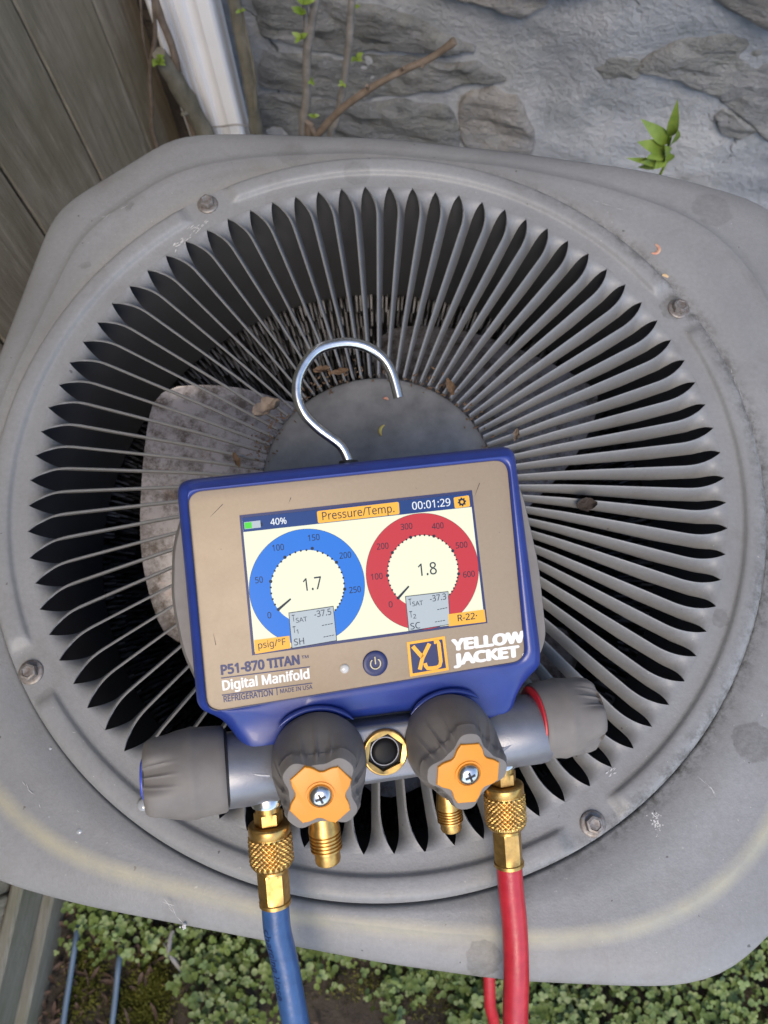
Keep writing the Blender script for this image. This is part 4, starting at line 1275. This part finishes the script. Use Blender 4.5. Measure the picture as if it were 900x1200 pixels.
# ---- ports along the bottom of the block
dn = Vector((0, -1, 0))
def thread_prof(r, L, n, d=.00045):
    p = []
    for k in range(n):
        a = k / n * L; p += [(r, a), (r, a + L / n * .35), (r - d, a + L / n * .55), (r - d, a + L / n * .8)]
    return p
def port(px, py, z, r, L1, L2):
    M = frame(m3(px, py, z), Vector((0.02, -1, -.04)))
    k = lathe('flare_port', [(r * .8, -.008)] + thread_prof(r, L1, 6, .0006) + [(r * .82, L1), (r * .80, L1 + .0008), (r * .82, L1 + L2 * .6), (r * .76, L1 + L2 * .8), (r * .5, L1 + L2), (r * .42, L1 + L2), (r * .36, L1 + L2 * .6)], 40, M, M_BRASS, man, None, 30, True, True)
    return k
port(380, 972, -.006, .0066, .0090, .0060)
port(526, 944, -.020, .0058, .0075, .0045)

def hose_end(px, py, pxd, pyd, z, parent, rn, hexk=.0063):
    """silver seat, brass nipple on the manifold; returns matrix of the coupling axis"""
    p = m3(px, py, z); q = m3(pxd, pyd, z - .0015)
    M = frame(p, (q - p).normalized())
    lathe('port_seat', [(.0055, -.010), (.0066, -.0015), (.0068, .0006), (.0064, .0016), (.004, .0018)], 40, M, M_CHROME, man, None, 40)
    lathe('port_nipple', [(.0046, .001), (.0050, .002), (.0050, .004), (.0056, .0045), (.0056, .0090), (.0048, .0095), (.0048, .014)], 48, M, M_BRASS, man,
          lambda a, z_, r: (r * math.cos(PI / 6) / math.cos(a % (PI / 3) - PI / 6) * 1.06 if .0043 < z_ < .0092 else r), 30)
    return M, (q - p).length
zhs = -.010
MB, LB = hose_end(313, 938, 324, 1077, zhs, man, .0089)
MR, LR = hose_end(588, 893, 598, 1032, zhs, man, .0086)

def coupling(hose, M, z0_, L, inv):
    W2 = hose_inv @ MAN @ M if False else MAN @ M
    Lk = L * .44
    base = z0_
    def kn(a, z, r):
        if r < .0079 or z < base + .0048 or z > base + Lk - .0016: return r
        k = 26
        s1 = abs(((a * k / (2 * PI) + (z - base) / .0021) % 1) - .5) * 2
        s2 = abs(((a * k / (2 * PI) - (z - base) / .0021) % 1) - .5) * 2
        return r - .0006 + .0010 * min(s1, s2)
    pr_ = [(.0058, base), (.0078, base), (.00855, base + .0004), (.0087, base + .001), (.0087, base + .0038), (.0083, base + .0042), (.0083, base + .0046)]
    pr_ += [(.0089, z) for z in np.linspace(base + .0049, base + Lk - .002, 46)]
    pr_ += [(.0086, base + Lk - .0012), (.0078, base + Lk), (.0058, base + Lk)]
    nut = lathe('knurled_nut', pr_, 208, W2, M_BRASS, hose, kn, 60, True, True, inv)
    b2 = base + Lk
    hx = lambda a, z, r: (r * math.cos(PI / 6) / math.cos(a % (PI / 3) - PI / 6) * 1.05 if b2 + .002 < z < b2 + L * .38 - .0015 else r)
    lathe('hex_ferrule', [(.0052, b2 - .001), (.0060, b2), (.0062, b2 + .0018), (.0062, b2 + .0022)] + [(.0062, z) for z in np.linspace(b2 + .0035, b2 + L * .38 - .003, 5)] + [(.0062, b2 + L * .38 - .0012), (.0066, b2 + L * .38 - .0008), (.0066, b2 + L * .38 + .0006), (.0060, b2 + L * .38 + .001)], 60, W2, M_BRASS, hose, hx, 28, True, True, inv)
    return b2 + L * .38

def hose_thing(name, label, M, L, start, path_px, mat, tail):
    e0 = MAN @ M @ Vector((0, 0, start))
    base = Vector((e0.x, e0.y, GROUND))
    h = empty(name, Matrix.Translation(base), label, 'hose')
    iv = Matrix.Translation(-base)
    endz = coupling(h, M, start, L - start, iv)
    p0 = MAN @ M @ Vector((0, 0, endz - .0005)); p1 = MAN @ M @ Vector((0, 0, endz + .012))
    pts = [p0, p1] + [MAN @ m3(px, py, z) for px, py, z in path_px] 
    e_ = pts[-1]; d_ = (e_ - pts[-2]).normalized(); d_.z = 0
    pts += [e_ + d_ * a_ + Vector((0, 0, z_)) for a_, z_ in ((.05, -.008), (.11, -.045), (.17, -.15), (.22, -.35), (.26, -.52))]
    pts += [Vector(q) for q in tail]
    P = catmull(pts, 10)
    tube('rubber_tube', P, .0057, mat, h, 24, iv)
    return h, P, iv, base
hb, PB, ivb, bb = hose_thing('refrigerant_hose', 'blue rubber refrigerant hose with brass coupling left under the manifold', MB, LB, .0095,
    [(333, 1125, zhs - .002), (343, 1180, zhs - .002), (353, 1235, zhs - .003)], M_HOSEB, [(.04, -.53, GROUND + .012), (.16, -.58, GROUND + .012), (.45, -.60, GROUND + .012)])
hr, PR, ivr, br = hose_thing('refrigerant_hose', 'red rubber refrigerant hose with brass coupling right under the manifold', MR, LR, .0095,
    [(603, 1085, zhs - .002), (605, 1140, zhs - .002), (604, 1215, zhs - .004)], M_HOSER, [(.072, -.50, GROUND + .015), (.075, -.43, -.62), (.076, -.37, -.575), at(575, 1215, -.50), at(574, 1175, -.46), at(573, 1130, -.43), at(573, 1090, -.41)])

# faint lettering printed along the blue hose
def hose_text(body, P, s0, size, ang, mat, parent, iv):
    v, f = text_geo(body, .01)
    seg = [0]
    for i in range(1, len(P)): seg.append(seg[-1] + (P[i] - P[i - 1]).length)
    out_ = []
    for p in v:
        s = s0 + p.x * size
        i = max(0, min(len(P) - 2, int(np.searchsorted(seg, s)) - 1))
        t_ = (s - seg[i]) / max(1e-9, seg[i + 1] - seg[i])
        c_ = P[i].lerp(P[i + 1], t_); d = (P[i + 1] - P[i]).normalized()
        up = (CAM - c_).normalized(); up = (up - d * up.dot(d)).normalized(); sd_ = d.cross(up)
        a = ang - p.y * size / .0057
        out_.append(c_ + (up * math.cos(a) + sd_ * math.sin(a)) * .00582)
    mk('printed_text', out_, f, mat, parent, False, inv=iv)
hose_text('charging Hose', PB, .0095, .0056, math.radians(66), M_NAVY, hb, ivb)

# ------------------------------------------------------------------ small debris on the condenser
def curl(name, label, c, R_, a0, a1, wd, mat, tilt=0.3, cat='petal', th=.0004):
    v = []
    n = 14
    for k in range(n):
        t_ = k / (n - 1); a = math.radians(a0 + (a1 - a0) * t_)
        w = wd * (math.sin(PI * (0.08 + .84 * t_))) ** .7
        for s, h in ((-1, 0.0003), (0, .0010), (1, .0003)):
            r_ = R_ + s * w / 2
            v.append(Vector(c) + Vector((r_ * math.cos(a), r_ * math.sin(a), h + .0012 * tilt * t_)))
    nv = len(v); v += [p - Vector((0, 0, th)) for p in v]
    f = grid_faces(n, 3, False); f += [tuple(nv + q for q in reversed(w)) for w in f]
    tag(mk(name, v, f, mat, sharp=None), label, cat)
M_PINK = simple('pink_bud_scale', (0.45, 0.12, 0.09), (0.55, 0.36, 0.24), 220, 0.6)
M_CREAM = simple('cream_scale', (0.55, 0.42, 0.25), (0.48, 0.30, 0.14), 220, 0.6)
M_YELLOW = simple('yellow_scale', (0.50, 0.42, 0.10), (0.42, 0.30, 0.08), 220, 0.6)
curl('bud_scale', 'curled pink bud scale lying on the lid at the right', at(766, 292, LZ), .0032, -120, 70, .0020, M_PINK)
curl('bud_scale', 'cream bud scale caught on the grille rim above the right screw', at(778, 328, .001), .0030, 30, 110, .0018, M_CREAM)
curl('bud_scale', 'yellow crescent bud scale lying on the dark hub cap', at(455, 506, -.0042), .0045, 120, 215, .0016, M_YELLOW)
curl('bud_scale', 'tiny pink flake on the hub cap beside the hook tip', at(452, 469, -.0042), .0012, 0, 160, .0014, M_PINK)
def dead_leaf(label, c, L, Wd, ang, mat, seed, name='dead_leaf', lift=.004):
    random.seed(seed)
    d = Vector((math.cos(ang), math.sin(ang), .15)); n = Vector((random.uniform(-.5, .5), random.uniform(-.5, .5), .8))
    n = (n - d * n.dot(d)).normalized(); d.normalize(); s = d.cross(n); v = []
    for i in range(11):
        t_ = i / 10; w = Wd * .5 * math.sin(PI * (0.06 + .9 * t_)) ** .8
        for k in range(-3, 4):
            q = k / 3
            jit = mnoise.noise(Vector((t_ * 4 + seed, q * 2, seed)))
            p = Vector(c) + d * (L * (t_ - .5)) + s * (w * q * (1 - .8 * abs(jit))) + n * (w * .75 * q * q + .25 * L * (t_ - .5) ** 2 * 2 + jit * Wd * .45) + Vector((0, 0, lift))
            v.append(p)
    nv = len(v); v += [p - n * .0004 for p in v]
    f = grid_faces(11, 7, False); f += [tuple(nv + q for q in reversed(w)) for w in f]
    tag(mk(name, v, f, mat, sharp=None), label, 'leaf')
dead_leaf('pale curled dead leaf caught on the louvers left of the hub', at(315, 483, .001), 0.0161, 0.0112, 0.5, M_DEADPALE, 3)
dead_leaf('small brown dead leaf on the louvers inside the hook loop', at(378, 438, .0), 0.0093, 0.0048, 0.2, M_DEAD, 5)
dead_leaf('second brown scrap of leaf on the hub edge inside the hook loop', at(399, 438, .0), 0.0102, 0.0040, 0.1, M_DEAD, 15)
dead_leaf('twisted tan dead leaf at the hub edge right of the hook', at(527, 457, .0), 0.0102, 0.0048, 1.9, M_DEAD, 8)
dead_leaf('brown dead leaf scrap above the left corner of the manifold', at(279, 542, .001), 0.0085, 0.0040, 2.0, M_DEAD, 11)
dead_leaf('pale leaf scrap in the louvers at the upper right manifold corner', at(604, 513, .001), .007, .004, 1.4, M_DEADPALE, 21)
dead_leaf('black rotten leaf scrap stuck on the louvers right of the manifold', at(686, 592, .0), .011, .008, 0.1, M_ROT_FILLER, 31, lift=.002)
random.seed(99)
kv, kf = [], []
for _ in range(260):
    a = random.choice((random.gauss(2.0, .5), random.gauss(.9, .25), random.gauss(2.75, .2))); r_ = R_HUB + random.gauss(.002, .0035)
    c_ = Vector((cx + r_ * math.cos(a), cy + r_ * math.sin(a), -.0035 + random.uniform(0, .001)))
    if r_ < R_HUB: c_.z = -.0042
    q_ = random.uniform(.0003, .0012); b = random.uniform(0, PI)
    u_ = Vector((math.cos(b), math.sin(b), random.uniform(-.4, .4))) * q_ * random.choice((1, 1, 2.2)); w_ = Vector((-math.sin(b), math.cos(b), random.uniform(-.4, .4))) * q_ * .6
    i0 = len(kv); kv += [c_ - u_, c_ - w_, c_ + u_, c_ + w_, c_ + Vector((0, 0, q_ * .5))]
    kf += [(i0, i0 + 1, i0 + 4), (i0 + 1, i0 + 2, i0 + 4), (i0 + 2, i0 + 3, i0 + 4), (i0 + 3, i0, i0 + 4)]
tag(mk('leaf_crumbs', kv, kf, M_DEAD, smooth=False), 'brown crumbs of dead leaves caught round the hub', kind='stuff')
def splat(name, label, c, r, mat, n=9, spread=1.0, h=.0004, cat='dropping', sy=1.0, q0=1.0):
    v, f = [], []
    for k in range(n):
        cc = Vector(c) + Vector((random.gauss(0, r * .5) * spread * .6, random.gauss(0, r * .5) * spread * sy, 0)); q = r * random.uniform(.18, .5) * q0
        i0 = len(v); v.append(cc + Vector((0, 0, h)))
        m_ = 9
        for j in range(m_):
            a = 2 * PI * j / m_
            v.append(cc + Vector((math.cos(a), math.sin(a), 0)) * q * random.uniform(.6, 1.3) - Vector((0, 0, .0004)))
        f += [(i0, i0 + 1 + j, i0 + 1 + (j + 1) % m_) for j in range(m_)]
    tag(mk(name, v, f, mat, sharp=None), label, cat)
M_DROP = simple('dried_dropping', (0.70, 0.70, 0.70), (0.5, 0.5, 0.5), 500, 0.8)
splat('bird_dropping', 'white splashed bird dropping on the lid at lower right', at(770, 963, LZ), .0050, M_DROP, 60, .9, .0006, sy=1.1, q0=.35)
splat('bird_dropping', 'small white dropping near the front edge of the lid', at(216, 1085, LZ - .004), .0022, M_DROP, 6, .9, .001)
M_WATER = simple('water', (0.30, 0.32, 0.34), None, rough=0.05, spec=0.8)
for px, py, r, z, lab in ((168, 943, .0030, .0036, 'large water drop on the grille rim by the left knob'), (93, 974, .0016, LZ, 'water drop on the lid at lower left'), (58, 957, .0009, LZ, 'tiny water drop on the lid left of the larger drop'), (59, 877, .0008, LZ, 'tiny water drop beside the lower left grille rim')):
    c0 = at(px, py, z)
    tag(lathe('water_drop', [(r, 0), (r * .95, r * .2), (r * .75, r * .4), (r * .4, r * .52), (r * .05, r * .56)], 20, Matrix.Translation(c0), M_WATER, None, None, 80, False), lab, 'water drop')

# ------------------------------------------------------------------ ground cover in front
random.seed(5)
def visible_x(): return random.uniform(-.40, .62)
def density(x, y):
    n = mnoise.noise(Vector((x * 6, y * 6, 3.3)))
    d = 0.58 + n * 2.0 + mnoise.noise(Vector((x * 21, y * 21, 8))) * .8
    if x < -.37: d -= 1.0
    if x < -.24: d -= 0.35
    if x < -.22 and y < -.245: d -= .7
    if x > .2: d += .25
    if abs(x - .085) < .06: d -= .25
    return d
cl_v, cl_f = [], []
cnt = 0
while cnt < 21000:
    x, y = random.uniform(-.42, .75), random.uniform(-.72, .02)
    if random.random() > density(x, y): continue
    cnt += 1
    base = Vector((x, y, ground_z(x, y)))
    h = random.uniform(.006, .040)
    tip = base + Vector((random.uniform(-.012, .012), random.uniform(-.012, .012), h))
    i0 = len(cl_v)
    cl_v += [base + Vector((.0006, 0, 0)), base - Vector((.0006, 0, 0)), tip - Vector((.0004, 0, 0)), tip + Vector((.0004, 0, 0))]
    cl_f.append((i0, i0 + 1, i0 + 2, i0 + 3))
    R_ = random.choice((.7, 1, 1, 1.35)) * random.uniform(.0020, .0037); yaw = random.uniform(0, 2 * PI)
    nrm = Vector((random.gauss(0, .35), random.gauss(0, .35), 1)).normalized()
    X = nrm.orthogonal().normalized(); Y = nrm.cross(X)
    lobes = random.choice((3, 3, 2, 1))
    for k in range(lobes):
        a = yaw + 2 * PI * k / lobes
        cdir = X * math.cos(a) + Y * math.sin(a); sdir_ = nrm.cross(cdir)
        c0 = tip + cdir * (R_ * .95 if lobes > 1 else 0)
        rr2 = R_ * (1 if lobes > 1 else 1.25)
        i0 = len(cl_v)
        cl_v.append(c0 - nrm * rr2 * .22)
        for j in range(8):
            b = 2 * PI * j / 8
            notch = .80 if j == 0 else 1.0
            cl_v.append(c0 + (cdir * math.cos(b) + sdir_ * math.sin(b) * .92) * rr2 * notch)
        cl_f += [(i0, i0 + 1 + j, i0 + 1 + (j + 1) % 8) for j in range(8)]
tag(mk('clover', cl_v, cl_f, M_CLOVER, sharp=None), 'low green clover and weeds carpeting the soil', kind='stuff')
mv, mf = [], []
for cxp, cyp, sx_, sy_, n in [(at(a_, b_, GROUND).x, at(a_, b_, GROUND).y, c_, d_, n_) for a_, b_, c_, d_, n_ in ((178, 1150, .016, .022, 2400), (172, 1185, .018, .02, 2000), (104, 1145, .014, .022, 1500), (90, 1180, .012, .016, 500), (150, 1178, .012, .02, 700), (420, 1150, .03, .012, 500), (505, 1168, .03, .015, 600), (640, 1190, .03, .02, 400))]:
    for _ in range(n):
        x, y = random.gauss(cxp, sx_), random.gauss(cyp, sy_)
        z = ground_z(x, y) + .007 * max(0, 1 - ((x - cxp) / sx_ / 2) ** 2 - ((y - cyp) / sy_ / 2) ** 2)
        d = Vector((random.gauss(0, .6), random.gauss(0, .6), 1)).normalized(); s = d.orthogonal().normalized() * .0011
        b = Vector((x, y, z - .001)); i0 = len(mv)
        mv += [b - s, b + s, b + d * random.uniform(.003, .007)]
        mf.append((i0, i0 + 1, i0 + 2))
tag(mk('moss', mv, mf, M_MOSS, smooth=False), 'yellow green moss patches between the clover', kind='stuff')
lv, lf = [], []
for _ in range(900):
    if random.random() < .65: x, y = random.uniform(-.40, -.24), random.uniform(-.62, -.08)
    else: x, y = random.uniform(-.3, .7), random.uniform(-.62, -.08)
    L_, w = random.uniform(.005, .024), random.uniform(.0008, .0035)
    yaw = random.uniform(0, PI); d = Vector((math.cos(yaw), math.sin(yaw), random.gauss(0, .3))).normalized(); s = Vector((-math.sin(yaw), math.cos(yaw), random.gauss(0, .4))).normalized()
    c_ = Vector((x, y, ground_z(x, y) + random.uniform(.002, .010))); n = d.cross(s)
    i0 = len(lv)
    for t_ in (-1, -.3, .4, 1):
        ww = w * (1 - .7 * t_ * t_)
        for q in (-1, 0, 1): lv.append(c_ + d * (L_ / 2 * t_) + s * ww * q + n * (w * .6 * q * q + .002 * t_ * t_))
    lf += grid_faces(4, 3, False, i0)
tag(mk('leaf_litter', lv, lf, M_LITTER, sharp=None), 'dry brown leaf litter and wood chips beside the timber', kind='stuff')
# two thin cables and a twig in the soil
def cable(label, pts):
    P = catmull(pts, 6)
    tag(tube('cable', P, .0034, M_CABLE, None, 10), label, 'cable', 'cables in the soil')
zc_ = GROUND + .022
cable('thin blue grey cable nearer the timber at lower left', [at(60, 1330, zc_), at(69, 1240, zc_), at(76, 1185, zc_), at(83, 1140, zc_), at(89, 1100, zc_), at(92, 1080, zc_ - .012), at(92, 1070, zc_ - .04)])
cable('thin blue grey cable among the moss patches', [at(112, 1330, zc_), at(124, 1250, zc_), at(132, 1195, zc_), at(136, 1160, zc_), at(139, 1130, zc_), at(142, 1112, zc_ - .012), at(143, 1104, zc_ - .04)])
stem('ground_twig', 'thin grey twig lying in the clover below the lid edge', [at(213, 1138, GROUND + .02), at(204, 1125, GROUND + .026), at(198, 1115, GROUND + .028), at(200, 1098, GROUND + .03), at(203, 1090, GROUND + .03)], [.0022, .003, .003, .0024, .002], M_BARK3,
     [], [([at(198, 1115, GROUND + .028), at(192, 1105, GROUND + .026)], .0018)], 'twig', 7)

# ------------------------------------------------------------------ groups of alike things
GROUPS = {'refrigerant_hose': 'hoses coupled to the manifold', 'bud_scale': 'bud scales fallen on the condenser', 'dead_leaf': 'dead leaves caught on the louvers',
          'water_drop': 'water drops on the condenser', 'bird_dropping': 'droppings on the lid', 'grey_sapling': 'saplings in front of the wall'}
for o in bpy.data.objects:
    k = o.name.split('.')[0]
    if o.parent is None and k in GROUPS: o['group'] = GROUPS[k]
